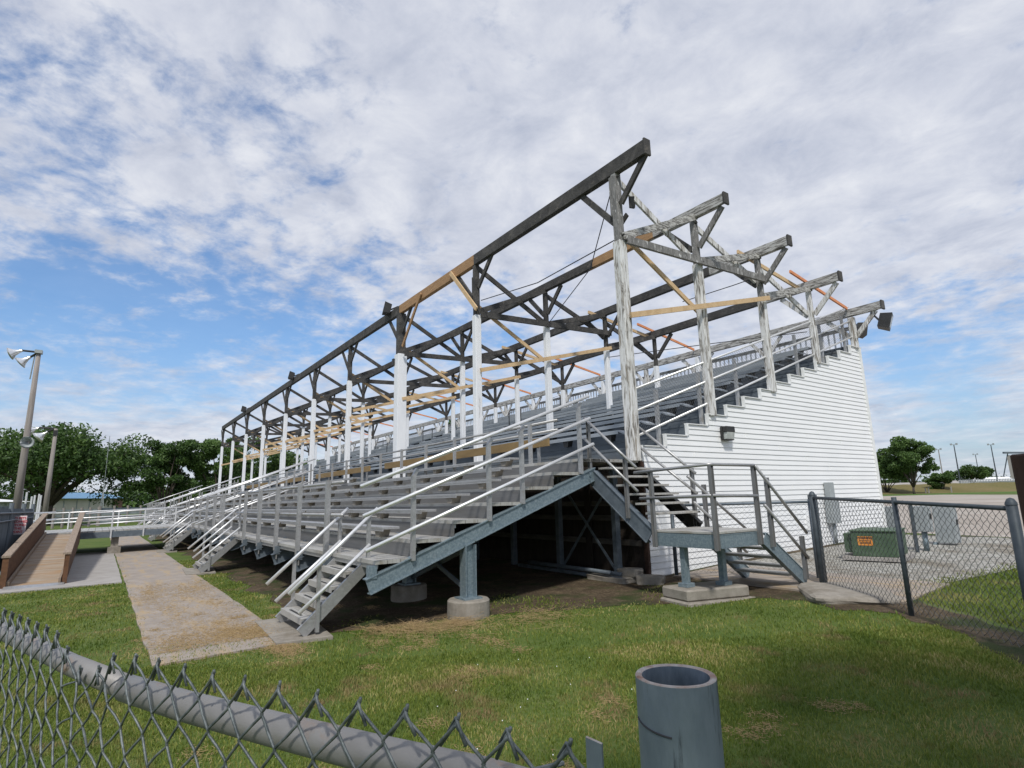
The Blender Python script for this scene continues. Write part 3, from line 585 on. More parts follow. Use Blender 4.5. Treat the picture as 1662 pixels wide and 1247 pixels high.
# sheathing behind, one panel per step
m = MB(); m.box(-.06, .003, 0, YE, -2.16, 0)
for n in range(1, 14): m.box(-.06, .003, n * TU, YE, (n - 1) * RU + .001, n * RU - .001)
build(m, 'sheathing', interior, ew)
m = MB()
for n in range(14):
    y = n * TU; z = n * RU; za = (n - 1) * RU if n else -.25
    m.box(-.03, .036, y - .004, y + .036, za + .021, z + .02)          # riser trim
    m.box(-.055, .040, y + .037, y + TU - .005, z + .003, z + .019)      # cap
build(m, 'step_trim', trim, ew)
build(MB().box(-.06, .045, YE - .03, YE + .05, -1.95, 13 * RU + .02), 'corner_trim', trim, ew)
build(MB().box(-.05, .034, -.02, .03, -2.13, -.25), 'front_corner_board', brownpost, ew)
build(MB().box(.005, .045, 5.1, 5.5, -1.95, -1.6).box(.005, .045, 4.9, 5.35, -1.6, -1.3), 'siding_patch', vinyl, ew)
# old inner partition under the stand
ip = thing('inner_board_partition', 'dark old board partition with pale girts under the stand', 'wall', (-4, .05, -2.1))
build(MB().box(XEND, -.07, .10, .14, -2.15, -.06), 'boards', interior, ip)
m = MB()
for z, a, b in ((-.93, -3.5, -.15), (-1.18, -3.9, -.1), (-1.58, -8, -.15), (-1.2, -12, -5)): build(MB().box(a, b, .03, .09, z - .045, z + .045), 'girt', girt, ip)
for k in range(1, 18, 2): build(MB().box(-.2 - 1.2 * k - .05, -.1 - 1.2 * k, .0, .028, -2.14, -.08), 'stud', interior, ip)
bw = thing('rear_wall', 'plain dark rear wall closing the back of the stand', 'wall', (-20, 8.5, -1.9))
build(MB().box(XEND, -.08, 8.46, 8.49, -1.95, 2.70), 'panel', vinyl, bw)
fe = thing('far_end_wall', 'far end wall of the stand below the seats', 'wall', (XEND, 4, -1.9))
m = MB(); m.box(XEND - .05, XEND - .01, 0, 8.45, -2.1, -.05)
for n in range(1, 14): m.box(XEND - .05, XEND - .01, n * TU, 8.45, (n - 1) * RU, n * RU - .03)
build(m, 'panel', vinyl, fe)

# ---- stairs up to the lower bleachers
def front_stairs(x0, lab):
    t = thing('front_stairs', lab, 'stairs', (x0 - .5, -5.2, -2.3), 'aluminium stairs along the front of the bleachers')
    x1 = x0 - 1.0; a = (-5.27, -2.27); b = (-4.60, -1.62)
    for x in (x0, x1):
        build(MB().bar((x, a[0] - .02, a[1] + .02), (x, b[0] + .06, b[1] + .05), .045, .13), 'stringer', alu, t)
    for k in range(4):
        y = -5.16 + .165 * k; z = -2.10 + .158 * k; m = MB()
        m.box(x1 + .03, x0 - .03, y - .11, y + .0, z - .035, z).box(x1 + .03, x0 - .03, y + .006, y + .12, z - .035, z).box(x1 + .03, x0 - .03, y - .12, y - .111, z - .07, z)
        tr = build(m, 'tread', alu_tread, t)
        build(MB().box(x1 + .25, x0 - .25, y - .075, y - .045, z + .001, z + .004), 'grip_strip', black, tr)
    for x in (x0 + .035, x1 - .035):
        build(MB().box(x - .022, x + .022, -5.14, -5.10, -2.25, -1.52), 'handrail_post', alu, t)
        build(MB().box(x - .022, x + .022, -4.55, -4.51, -1.66, -1.0), 'handrail_post', alu, t)
        build(MB().tube([(x + .03, -5.46, -1.80), (x + .03, -4.43, -.885)], .022, 10), 'handrail', alu_rail, t, smooth=True)
        build(MB().tube([(x + .03, -5.34, -2.02), (x + .03, -4.52, -1.32)], .022, 10), 'handrail', alu_rail, t, smooth=True)
    return t
front_stairs(-.45, 'nearest aluminium stairs, up to the bleachers beside the big galvanised beam')
for x, l in ((-8.65, 'second aluminium stairs from the camera, between two grass patches by the path'), (-16.85, 'third aluminium stairs, just this side of the raised walkway'), (-25.05, 'small aluminium stairs beyond the raised walkway'), (-33.25, 'farthest small aluminium stairs, near the far end of the bleachers')):
    front_stairs(x, l)
for x, lab in ((-.45, 'concrete landing pad under the nearest stairs'), (-8.65, 'concrete landing pad under the second stairs from the camera'), (-16.85, 'concrete landing pad under the third stairs')):
    mb = MB(); ring = [(x + .25, -5.0), (x + .12, -5.58), (x - 1.35, -5.5), (x - 1.3, -4.85)]
    mb.add([(a, b, gz(b) + .035) for a, b in ring] + [(a, b, gz(b) - .1) for a, b in ring], [(3, 2, 1, 0)] + [(i, (i + 1) % 4, (i + 1) % 4 + 4, i + 4) for i in range(4)])
    tag(build(mb, 'landing_pad', conc), lab, 'concrete pad', 'concrete pads at the stair feet')
# round footings
def footing(x, y, z1, lab):
    mb = MB(); n = 28; z0 = gz(y) - .05
    prof = [(0, .27), (z1 - z0 - .02, .268), (z1 - z0, .25), (z1 - z0 + .001, .001)]
    mb.lathe((x, y, z0), (0, 0, 1), prof, n); tag(build(mb, 'round_footing', conc, smooth=False), lab, 'footing', 'round concrete column footings')
footing(0, -3.35, -2.035, 'round concrete footing nearest the camera under the big galvanised beam')
footing(-1.75, -3.35, -2.035, 'round concrete footing second in the row, in the shade under the bleachers')
footing(-4.5, -3.35, -2.035, 'round concrete footing third in the row deep under the bleachers')

# ---- side stairs with platform
ss = thing('side_stairs', 'galvanised steel side stairs with a square landing against the white siding', 'stairs', (1.5, -.6, -2.0))
PZ = -1.27
build(MB().ibeam((-.02, -1.08, -.50), (1.08, -1.08, -1.36), .10, .22, .012, side=.03), 'upper_stringer', galv_dark, ss, label='stringer on the camera side of the upper flight')
build(MB().ibeam((-.02, -.06, -.42), (1.08, -.06, -1.30), .08, .20, .012, side=-.02), 'upper_stringer', black, ss, label='dark stringer along the siding')
for n in range(6):
    x = .15 + .18 * n; z = -.37 - .135 * n
    build(MB().box(x - .11, x + .12, -1.02, -.10, z - .03, z), 'tread', alu_tread, ss, bevel=.003)
build(MB().box(-.12, .02, -1.4, -.12, -.275, -.232), 'top_nosing', alu_tread, ss)
X0, X1, Y0, Y1 = 1.12, 2.12, -1.10, -.17
build(MB().box(X0, X1, Y0, Y1, PZ - .03, PZ), 'platform_deck', alu_tread, ss, bevel=.003)
m = MB().ibeam((X0, Y0 + .04, PZ - .12), (X1 - .002, Y0 + .04, PZ - .12), .07, .17, .012, side=.03).ibeam((X1 - .03, Y0 + .09, PZ - .12), (X1 - .03, Y1, PZ - .12), .06, .17, .012, side=.02)
m.ibeam((X0 + .02, Y1 - .03, PZ - .12), (X1 - .07, Y1 - .03, PZ - .12), .06, .17, .012); build(m, 'platform_beam', galv, ss)
PBZ = -1.98
for x, y in ((1.52, -.98), (1.74, -.50)):
    m = MB().box(x - .04, x + .04, y - .04, y + .04, PBZ, PZ - .21); m.box(x - .075, x + .075, y - .075, y + .075, PBZ - .0, PBZ + .05).box(x - .06, x + .06, y - .06, y + .06, PZ - .215, PZ - .26 + .05)
    build(m, 'platform_column', galv, ss, bevel=.004)
def chpost(x, y, z0, z1, ax='y'):
    m = MB()
    if ax == 'y': m.box(x - .02, x + .02, y - .005, y + .005, z0, z1).box(x - .026, x - .0205, y - .026, y + .02, z0, z1).box(x + .0205, x + .026, y - .026, y + .02, z0, z1)
    else: m.box(x - .005, x + .005, y - .024, y + .024, z0, z1).box(x - .02, x + .026, y - .03, y - .0245, z0, z1).box(x - .02, x + .026, y + .0245, y + .03, z0, z1)
    return build(m, 'rail_post', postgrey, ss)
chpost(-.02, -1.13, -.62, .36); chpost(.72, -1.13, -1.12, -.28)
chpost(X0 + .06, Y0 - .03, PZ - .22, PZ + .78); chpost(X1 + .02, Y0 - .02, PZ - .22, PZ + .82, 'x'); chpost(X1 + .02, Y1 - .03, PZ - .2, PZ + .82, 'x')
chpost(-.05, -.13, -.3, .35); chpost(1.02, -.03, -1.35, -.42)
chpost(2.14, .08, PZ - .25, PZ + .66, 'x'); chpost(2.14, .80, -2.0, -1.42, 'x'); chpost(1.17, .02, PZ - .25, PZ + .60, 'x'); chpost(1.17, .75, -2.0, -1.40, 'x')
T = lambda *p, r=.021, mt=alu: build(MB().tube(p, r, 10), 'handrail', mt, ss, smooth=True)
T((-.08, -1.16, .42), (.95, -1.16, -.42), mt=alu); T((-.1, -1.16, .10), (.95, -1.16, -.75), mt=alu)
T((-.1, -.05, .42), (1.1, -.05, -.50)); T((-.1, -.05, .08), (1.1, -.05, -.80))
T((.9, Y0 - .05, PZ + .78), (X1 + .0, Y0 - .05, PZ + .82), (X1 + .04, Y0 - .0, PZ + .82), (X1 + .04, Y1 - .03, PZ + .82)); T((.98, Y0 - .05, PZ + .42), (X1 + .0, Y0 - .05, PZ + .44), (X1 + .04, Y0, PZ + .44), (X1 + .04, Y1 - .03, PZ + .42))
T((X1 + .05, Y1 - .03, PZ + .82), (X1 + .05, .90, -1.38)); T((X1 + .05, Y1 + .1, PZ + .30), (X1 + .05, .86, -1.72))
T((1.20, Y1 - .2, PZ + .72), (1.20, .95, -1.36)); T((1.20, Y1 - .1, PZ + .35), (1.20, .9, -1.70))
for x, mt in ((2.09, galv), (1.20, galv)):
    build(MB().ibeam((x, -.06, PZ - .13), (x, .86, -2.02), .07, .17, .012, side=.02), 'lower_stringer', mt, ss)
for n in range(5):
    y = .02 + .15 * n; z = -1.41 - .125 * n
    build(MB().box(1.23, 2.05, y - .11, y + .12, z - .03, z), 'tread', alu_tread, ss, bevel=.003)
cb_ = MB(); z1 = PBZ - .001
cb_.prism([(1.22, -1.12, z1), (1.72, -1.22, z1), (1.98, -.30, z1), (1.42, -.24, z1)], (0, 0, -.14))
cb_.prism([(1.20, -1.15, z1 - .141), (1.76, -1.26, z1 - .141), (2.06, -.26, z1 - .141), (1.40, -.20, z1 - .141)], (0, 0, -.16))
tag(build(cb_, 'concrete_block_base', conc, bevel=.02), 'stepped concrete block carrying the two columns of the side stair landing', 'concrete base')
def rock(name, c, s, lab, mt=conc, rz=0, seed=0, group=None):
    import bmesh
    bm = bmesh.new(); bmesh.ops.create_cube(bm, size=1); bmesh.ops.subdivide_edges(bm, edges=bm.edges, cuts=3, use_grid_fill=True); rnd = random.Random(seed)
    for v in bm.verts: v.co += V([rnd.uniform(-.07, .07) for _ in range(3)]); v.co = V((v.co.x * s[0], v.co.y * s[1], v.co.z * s[2]))
    bmesh.ops.rotate(bm, verts=bm.verts, matrix=Matrix.Rotation(rz, 3, 'Z'))
    me = bpy.data.meshes.new(name); bm.to_mesh(me); bm.free(); me.materials.append(mt); o = bpy.data.objects.new(name, me); o.location = c; COL.objects.link(o)
    md = o.modifiers.new('s', 'SUBSURF'); md.levels = md.render_levels = 1
    tag(o, lab, 'rubble', group); return o
rock('concrete_sill', (-.42, -.42, -2.13), (.9, .34, .16), 'cracked concrete sill under the front corner of the white wall', seed=1)
rock('concrete_chunk', (.30, -.30, -2.10), (.42, .26, .20), 'rounded broken concrete chunk at the foot of the white wall', rz=.5, seed=2, group='broken concrete by the wall')
rock('concrete_chunk', (-.12, -.30, -2.00), (.36, .26, .13), 'broken concrete piece lying on the cracked sill', rz=.3, seed=4, group='broken concrete by the wall')
rock('concrete_slab_edge', (2.75, .55, -2.13), (1.3, .95, .20), 'rough edged concrete slab at the foot of the side stairs', mt=conc, rz=-.9, seed=5)
for k, (y, z, l) in enumerate(((-.55, -2.08, 'lowest'), (-.46, -2.02, 'middle'), (-.60, -1.99, 'topmost'))):
    tag(build(MB().tube([(-.05 - .1 * k, y, z), (-3.0 + .2 * k, y + .15, z - .01)], .032, 10), 'steel_pipe', galv_dark, smooth=True), l + ' grey pipe of the stack lying on the dirt under the stand', 'pipe', 'pipes stored under the stand')

# ---- wall lamp
wl = thing('wall_lamp', 'black wall pack lamp with frosted lens on the white siding', 'wall lamp', (.03, 2.36, .3))
m = MB().box(.026, .075, 2.2, 2.48, .18, .44).box(.076, .17, 2.21, 2.47, .33, .44); m.prism([(.076, 2.21, .18), (.076, 2.21, .20), (.15, 2.21, .20), (.12, 2.21, .18)], (0, .26, 0)); build(m, 'housing', black, wl, bevel=.008)
build(MB().prism([(.076, 2.23, .202), (.076, 2.23, .328), (.165, 2.23, .328), (.14, 2.23, .202)], (0, .225, 0)), 'lens', glass, wl)
# ---- floodlights
def flood(loc, face, size, lab, back=False):
    loc = V(loc); f = V(face).normalized(); r = f.cross(V((0, 0, 1))).normalized(); u = r.cross(f)
    t = thing('floodlight', lab, 'floodlight', loc, 'black floodlights on the roof beams')
    s = size; P = lambda a, b, c: loc + r * a + u * b + f * c
    m = MB(); q = [P(-s * .42, -s * .42, -s * .35), P(s * .42, -s * .42, -s * .35), P(s * .42, s * .42, -s * .35), P(-s * .42, s * .42, -s * .35), P(-s * .5, -s * .5, s * .3), P(s * .5, -s * .5, s * .3), P(s * .5, s * .5, s * .3), P(-s * .5, s * .5, s * .3)]
    m.add(q, [(0, 1, 2, 3), (0, 4, 5, 1), (1, 5, 6, 2), (2, 6, 7, 3), (3, 7, 4, 0), (4, 7, 6, 5)]); build(m, 'housing', black, t)
    m = MB().add([P(-s * .32, -s * .36, s * .31), P(s * .32, -s * .36, s * .31), P(s * .32, s * .36, s * .31), P(-s * .32, s * .36, s * .31)], [(0, 1, 2, 3)]); build(m, 'glass', glass, t)
    m = MB().bar(P(0, 0, -s * .3), P(0, s * .5, -s * .9), s * .15, s * .1); build(m, 'bracket', black, t)
flood((.75, 8.45, 3.34), (.75, .25, -.25), .40, 'black floodlight with pale glass under the end of the rear beam')
flood((-.05, 8.95, 3.4), (.7, .6, -.2), .36, 'black floodlight seen side on behind the last post')
flood((-10.0, -.35, 5.27), (-.3, -.9, .2), .36, 'black floodlight on the front roof beam nearest the camera')
flood((-21.5, -.35, 5.27), (-.3, -.9, .2), .36, 'black floodlight halfway along the front roof beam')
flood((-33, -.35, 5.27), (-.3, -.9, .2), .36, 'black floodlight far along the front roof beam')

# ------------------------------------------------------------------ walkway, ramp, gate on the left
ww = thing('raised_walkway', 'raised aluminium walkway leading from the bleachers to the wooden ramp', 'walkway', (-20, -7, -2.3))
wa, wb = -18.2, -22.6; za, zb = -1.485, -1.58; yE = -10.0
nb = 26; mm = MB()
for k in range(nb):
    y0 = -4.72 + (yE + 4.72) * k / nb; y1 = -4.72 + (yE + 4.72) * (k + 1) / nb; z = za + (zb - za) * (k + .5) / nb; mm.box(wb, wa, y1 + .006, y0 - .006, z - .05, z)
build(mm, 'deck', alu_tread, ww)
for x in (wa + .02, wb - .02): build(MB().bar((x, -4.72, za - .15), (x, yE, zb - .15), .05, .2), 'edge_beam', galv_dark, ww)
for y in (-6.75, -9.7):
    build(MB().box(wa - .3, wa - .1, y - .12, y + .1, -2.1, -1.72).box(wa - .38, wa - .02, y - .2, y + .18, -2.36, -2.1), 'pier', conc, ww)
for x in (wa + .06, wb - .06):
    ya = -7.85 if x > -20 else -9.9
    for k in range(4): 
        y = -5.0 + (ya + 5.0) * k / 3; build(MB().box(x - .022, x + .022, y - .022, y + .022, -1.78, -.80 - .13 * k / 3), 'rail_post', alu_rail, ww)
    for z in (-.82, -1.06, -1.20): build(MB().tube([(x, -4.75, z + .01), (x, ya, z - .13)], .022, 8), 'rail_tube', alu_rail, ww, smooth=True)
rp = thing('wooden_ramp', 'brown wooden ramp with solid board sides running down to the path', 'ramp', (-9.3, -8.35, -2.33))
xa, zA, xb_, zB = -9.15, -2.31, wa + .03, -1.60
def rz_(x): return zA + (zB - zA) * (x - xa) / (xb_ - xa)
mm = MB(); n = 60
for k in range(n):
    x0 = xa + (xb_ - xa) * k / n; x1 = xa + (xb_ - xa) * (k + 1) / n; z0, z1 = rz_(x0), rz_(x1)
    mm.add([(x0 - .006, -8.70, z0), (x0 - .006, -7.80, z0), (x1 + .006, -7.80, z1), (x1 + .006, -8.70, z1), (x0 - .006, -8.70, z0 - .04), (x0 - .006, -7.80, z0 - .04), (x1 + .006, -7.80, z1 - .04), (x1 + .006, -8.70, z1 - .04)], [(0, 1, 2, 3), (7, 6, 5, 4), (0, 4, 5, 1), (1, 5, 6, 2), (2, 6, 7, 3), (3, 7, 4, 0)])
build(mm, 'deck', ramp_deck, rp)
build(MB().add([(xa + .35, -8.72, -2.335), (xa + .35, -7.75, -2.335), (xa, -7.75, -2.29), (xa, -8.72, -2.29)], [(0, 1, 2, 3)]).box(xa - .02, xa, -8.70, -7.8, -2.34, -2.295), 'steel_lip', alu, rp)
for y, s in ((-8.76, 1), (-7.75, -1)):
    side = rp_s = build(MB().prism([(xa - .1, y, rz_(xa) - .1), (xb_ + .05, y, rz_(xb_) - .3), (xb_ + .05, y, rz_(xb_) + .66), (xa - .1, y, rz_(xa) + .58)], (0, .03 * s, 0)), 'side_boards', ramp_side, rp)
    mk = MB(); k = 0
    while xa - .1 - .145 * k > xb_:
        x = xa - .12 - .145 * k; mk.box(x - .065, x + .065, y + (.031 if s > 0 else -.05), y + (.05 if s > 0 else -.031), rz_(x) + .02, rz_(x) + .56); k += 1
    build(mk, 'battens', ramp_side, side)
    build(MB().prism([(xa + .02, y - .07 + .015 * s, rz_(xa) + .58), (xa + .02, y + .07 + .015 * s, rz_(xa) + .58), (xb_ + .05, y + .07 + .015 * s, rz_(xb_) + .665), (xb_ + .05, y - .07 + .015 * s, rz_(xb_) + .665)], (0, 0, .04)), 'cap_board', ramp_cap, rp)
    build(MB().box(xa - .1, xa, y - .035, y + .065 * s if s > 0 else y + .035, -2.36, rz_(xa) + .575), 'end_post', ramp_side, rp)
    build(MB().bar((xa - .05, y + .09 * s, rz_(xa) + .06), (xb_ + .1, y + .09 * s, rz_(xb_) + .06), .04, .09), 'kick_board', ramp_cap, rp)
# corrugated gate with the sign
gt = thing('corrugated_gate', 'grey corrugated steel gate with a pink white sign beside the ramp', 'gate', (-13, -9.6, -2.36))
ga, gb = V((-10.6, -9.22, 0)), V((-16.9, -9.02, 0)); dd = (gb - ga)
mm = MB(); n = 90; pts = []
for k in range(n + 1):
    p = ga + dd * (k / n); pts.append((p.x, p.y + (.018 if k % 2 else -.018), 0))
for k in range(n):
    a, b = pts[k], pts[k + 1]; mm.add([(a[0], a[1], -2.25), (b[0], b[1], -2.25), (b[0], b[1], -.74), (a[0], a[1], -.74)], [(0, 1, 2, 3)])
build(mm, 'corrugated_panel', corr, gt)
def gp(t_, z, off=.05): p = ga + dd * t_; return V((p.x, p.y + off, z))
build(MB().tube([gp(0, -.85), gp(1, -.85)], .025, 6).tube([gp(0, -1.05), gp(1, -1.0)], .02, 6).tube([gp(0, -1.9), gp(1, -1.85)], .025, 6), 'gate_rails', corr, gt)
for t_ in (0, .36, .7, 1.0): build(MB().tube([gp(t_, -2.36, .02), gp(t_, -.6, .02)], .05, 8), 'gate_post', corr, gt)
# second section of corrugated fence behind the ramp and white pipe rails of a grandstand gate
cf = thing('corrugated_fence_panel', 'short corrugated steel panel ending just behind the top of the wooden ramp', 'fence', (-26, -10.6, -2.36))
mm = MB(); n = 60; c0 = V((-24.3, -11.2, 0)); c1 = V((-24.6, -10.05, 0))
for k in range(n):
    a = c0.lerp(c1, k / n); b = c0.lerp(c1, (k + 1) / n); oa = .018 if k % 2 else -.018; ob = -oa
    mm.add([(a.x + oa, a.y, -2.3), (b.x + ob, b.y, -2.3), (b.x + ob, b.y, -.60), (a.x + oa, a.y, -.60)], [(0, 1, 2, 3)])
build(mm, 'corrugated_panel', corr, cf)
build(MB().tube([(-24.6, -10.0, -2.35), (-24.6, -10.0, -.62)], .05, 8), 'fence_post', trim, cf)
pr = thing('white_pipe_rack', 'stepped rack of upright white pipes standing behind the corrugated gate', 'railing', (-19, -9.9, -2.3))
for k, (px, top) in enumerate(((37, 797), (44, 799), (52, 806), (57, 804), (64, 802), (67, 804))):
    p = PX(px, top, 19 + .6 * k); build(MB().tube([p, (p.x, p.y, -2.3)], .03, 6), 'pipe', alu_rail, pr)
p = [PX(37, 834, 19), PX(90, 832, 21)]; build(MB().tube(p, .035, 6), 'cross_pipe', alu_rail, pr)
p = [PX(38, 850, 19), PX(90, 843, 21)]; build(MB().tube(p, .035, 6), 'cross_pipe', alu_rail, pr)
# sign
def textmesh(s, size, m, loc, xdir, name, parent=None, extrude=.002):
    cu = bpy.data.curves.new(name, 'FONT'); cu.body = s; cu.size = size; cu.align_x = 'CENTER'; cu.align_y = 'CENTER'; cu.extrude = extrude; cu.offset = size * .02
    tmp = bpy.data.objects.new('tmp', cu); COL.objects.link(tmp); dg = bpy.context.evaluated_depsgraph_get(); me = bpy.data.meshes.new_from_object(tmp.evaluated_get(dg)); bpy.data.objects.remove(tmp)
    X = V(xdir).normalized(); Z = V((0, 0, 1)); Nn = X.cross(Z); mx = Matrix(((X.x, Z.x, Nn.x, 0), (X.y, Z.y, Nn.y, 0), (X.z, Z.z, Nn.z, 0), (0, 0, 0, 1))); me.transform(mx)
    off = ORG[parent.name] if parent else V((0, 0, 0)); me.transform(Matrix.Translation(V(loc) - off)); me.materials.clear(); me.materials.append(m)
    o = bpy.data.objects.new(name, me); COL.objects.link(o)
    if parent: o.parent = parent
    ORG[o.name] = off; return o
sgp = ga + dd * .50
sgc = V((sgp.x, sgp.y + .10, -1.17)); xd = -dd.normalized()
xd = V((.35, .94, 0)).normalized()
sg = thing('warning_sign', 'pinkish white sign with red lettering on the corrugated gate', 'sign', sgc)
nn = xd.cross(V((0, 0, 1)))
build(MB().prism([sgc - xd * .17 - V((0, 0, .24)), sgc + xd * .17 - V((0, 0, .24)), sgc + xd * .17 + V((0, 0, .24)), sgc - xd * .17 + V((0, 0, .24))], nn * -.01), 'plate', signw, sg)
for k, s in enumerate(('NO PETS', 'ALLOWED', 'BEYOND', 'THIS', 'POINT')):
    textmesh(s, .082, redp, sgc + nn * .006 + V((0, 0, .175 - .088 * k)), xd, 'lettering', sg)
# light poles with horns
def horn(mb, c, ax, R, Ln): mb.lathe(c, ax, [(0, .04), (Ln * .3, .06), (Ln * .7, R * .55), (Ln, R), (Ln - .01, R * .95), (Ln * .65, R * .5), (Ln * .4, .05)], 18)
def lightpole(px_t, py_t, depth, r0, r1, lab, big):
    top = PX(px_t, py_t, depth); t = thing('light_pole', lab, 'light pole', (top.x, top.y, -2.35), 'wooden poles by the corrugated gate')
    build(MB().tube([(top.x, top.y, -2.4), (top.x, top.y, top.z)], r0, 14, radii=[r0, r1]), 'pole', polew, t, smooth=True)
    s = depth / 19
    left = -RX; m = MB()
    for k, (dx, dz, ax) in enumerate(((-.55 * s, .06, (-RX * .9 - V((0, 0, .35)) + -FX * .35)), (-.25 * s, -.16, (-RX * .8 - V((0, 0, .65)) - FX * .3)))):
        c = top + RX * dx + V((0, 0, dz)); m = MB(); horn(m, c, ax, .21 * s, .34 * s); lamp = build(m, 'lamp_head', reflect, t, smooth=True)
        build(MB().tube([top + V((0, 0, .0)), c], .035 * s, 6), 'lamp_arm', black, t)
    build(MB().box(top.x - .1, top.x + .12, top.y - .1, top.y + .1, top.z - .05 if big else top.z - .4, top.z + .06 if big else top.z - .1), 'ballast_box', black if not big else util, t)
    return t, top
t, top = lightpole(63, 572, 19, .125, .065, 'tall grey wooden pole with two reflector lamps and a round horn speaker', True)
c = V((top.x, top.y, 0)); c = V((top.x + .10, top.y + .10, 1.34)); m = MB(); horn(m, c, (.8, -.1, -.05), .19, .3); build(m, 'horn_speaker', util, t, smooth=True)
build(MB().tube([top + V((-.1, -.1, -.1)), top + V((-.14, -.14, -.9))], .02, 5), 'conduit', util, t)
lightpole(91, 696, 33, .15, .085, 'shorter grey wooden pole behind, with a small reflector lamp against the big tree', False)

# ------------------------------------------------------------------ fences on the right
def fence(p0, p1, z0, z1, name, lab, posts, mw=.075, r=.0028, caps=True):
    p0, p1 = V(p0), V(p1); t = thing(name, lab, 'fence', p0)
    L_ = (p1 - p0).length; d = (p1 - p0).normalized(); 
    for s, rad in posts: 
        q = p0.lerp(p1, s); m = MB().tube([(q.x, q.y, gz(q.y) - .05), (q.x, q.y, z1(s) + .03)], rad, 12)
        if rad > .03: m.lathe((q.x, q.y, z1(s) + .03), (0, 0, 1), [(0, rad * 1.1), (.02, rad), (.05, rad * .6), (.06, .002)], 12)
        build(m, 'fence_post', fence_dark, t, smooth=True)
    build(MB().tube([(p0.x, p0.y, z1(0)), (p1.x, p1.y, z1(1))], .021, 8), 'top_rail', fence_dark, t, smooth=True)
    m = MB(); cols = int(L_ / mw * 2)
    for c in range(cols):
        pts = []; H = z1(0) - z0; rows = int(H / (mw * .5))
        for j in range(rows + 1):
            s = min(L_, (c + (1 if (j + c) % 2 else 0)) * mw * .5); q = p0 + d * s; zz_ = gz(q.y) + .04 + (z1(s / L_) - gz(q.y) - .04) * j / rows
            pts.append((q.x + .004 * (1 if j % 2 else -1), q.y, zz_))
        m.tube(pts, r, 3, False)
    build(m, 'chain_link', wire_dark, t); return t
fz = lambda s: -.87
fence((2.31, .90, 0), (5.0, -1.06, 0), -2.05, lambda s: -.897 - .095 * s * s, 'chain_link_fence', 'dark chain link fence with three posts in front of the green transformer', [(0, .042), (.54, .026), (1, .042)])
f2 = thing('gate_leaf', 'narrow chain link gate leaf standing against the white siding', 'gate', (2.1, 1.1, -2.05))
build(MB().tube([(2.28, 1.02, -2.05), (2.28, 1.02, -.86)], .03, 10), 'hinge_post', fence_dark, f2, smooth=True)
build(MB().tube([(2.05, 1.30, -2.0), (2.05, 1.30, -.86)], .02, 8).tube([(2.05, 1.30, -.9), (2.28, 1.02, -.9)], .015, 6), 'frame', fence_dark, f2, smooth=True)
m = MB(); weave(m, (2.05, 1.30, -1.98), (V((2.28, 1.02, 0)) - V((2.05, 1.30, 0))), V((0, 0, 1)), .36, 1.08, .06, .002, 3); build(m, 'chain_link', wire, f2)
f3 = thing('chain_link_gate', 'chain link gate seen through the side stairs against the siding', 'gate', (.9, .6, -2.05))
build(MB().tube([(.35, .25, -2.05), (.35, .25, -.95)], .03, 8).tube([(2.05, 1.28, -2.05), (2.05, 1.28, -.92)], .02, 8).tube([(.35, .25, -.98), (2.05, 1.28, -.96)], .02, 8), 'frame', galv_dark, f3, smooth=True)
m = MB(); weave(m, (.35, .25, -2.0), V((1.7, 1.03, 0)), V((0, 0, 1)), 1.98, 1.02, .075, .002, 3); build(m, 'chain_link', wire_dark, f3)
# transformer
gb_ = thing('utility_transformer', 'low green transformer box with an orange warning label behind the fence', 'transformer box', (1.6, 3.35, -1.93))
TX, TY = 1.6, 3.35
build(MB().box(TX, TX + .66, TY, TY + .95, -1.91, -1.505).box(TX - .015, TX + .675, TY - .02, TY + .97, -1.504, -1.48).box(TX - .13, TX - .001, TY + .08, TY + .9, -1.86, -1.54), 'cabinet', green_box, gb_, bevel=.006)
build(MB().box(TX - .15, TX + .75, TY - .1, TY + 1.05, -1.97, -1.912), 'plinth', slabm, gb_)
lb_ = build(MB().box(TX + .10, TX + .32, TY - .007, TY - .002, -1.73, -1.58), 'warning_label', orange, gb_)
textmesh('WARNING', .045, black, (TX + .21, TY - .011, -1.605), (1, 0, 0), 'lettering', lb_)
for z in (-1.655, -1.68, -1.70): build(MB().box(TX + .125, TX + .295, TY - .010, TY - .008, z, z + .008), 'print_line', black, lb_)
for y, z, r in ((.12, -1.56, .012), (.24, -1.60, .022), (.26, -1.655, .012)): build(MB().lathe((TX + .661, TY + y, z), (1, 0, 0), [(0, r), (.005, r), (.006, .001)], 12), 'sticker', whitep, gb_)
gb_.rotation_euler.z = math.radians(13)
# wall box with conduit
wbx = thing('wall_meter_box', 'tall narrow grey meter box with conduit fixed on the white siding', 'meter box', (.1, 6, -1.9))
build(MB().box(.028, .20, 5.72, 6.02, -1.50, -.95).box(.028, .16, 5.78, 5.97, -.949, -.62), 'box', util, wbx, bevel=.008)
build(MB().tube([(.10, 5.87, -1.92), (.10, 5.87, -1.50)], .035, 10), 'conduit', util, wbx, smooth=True)
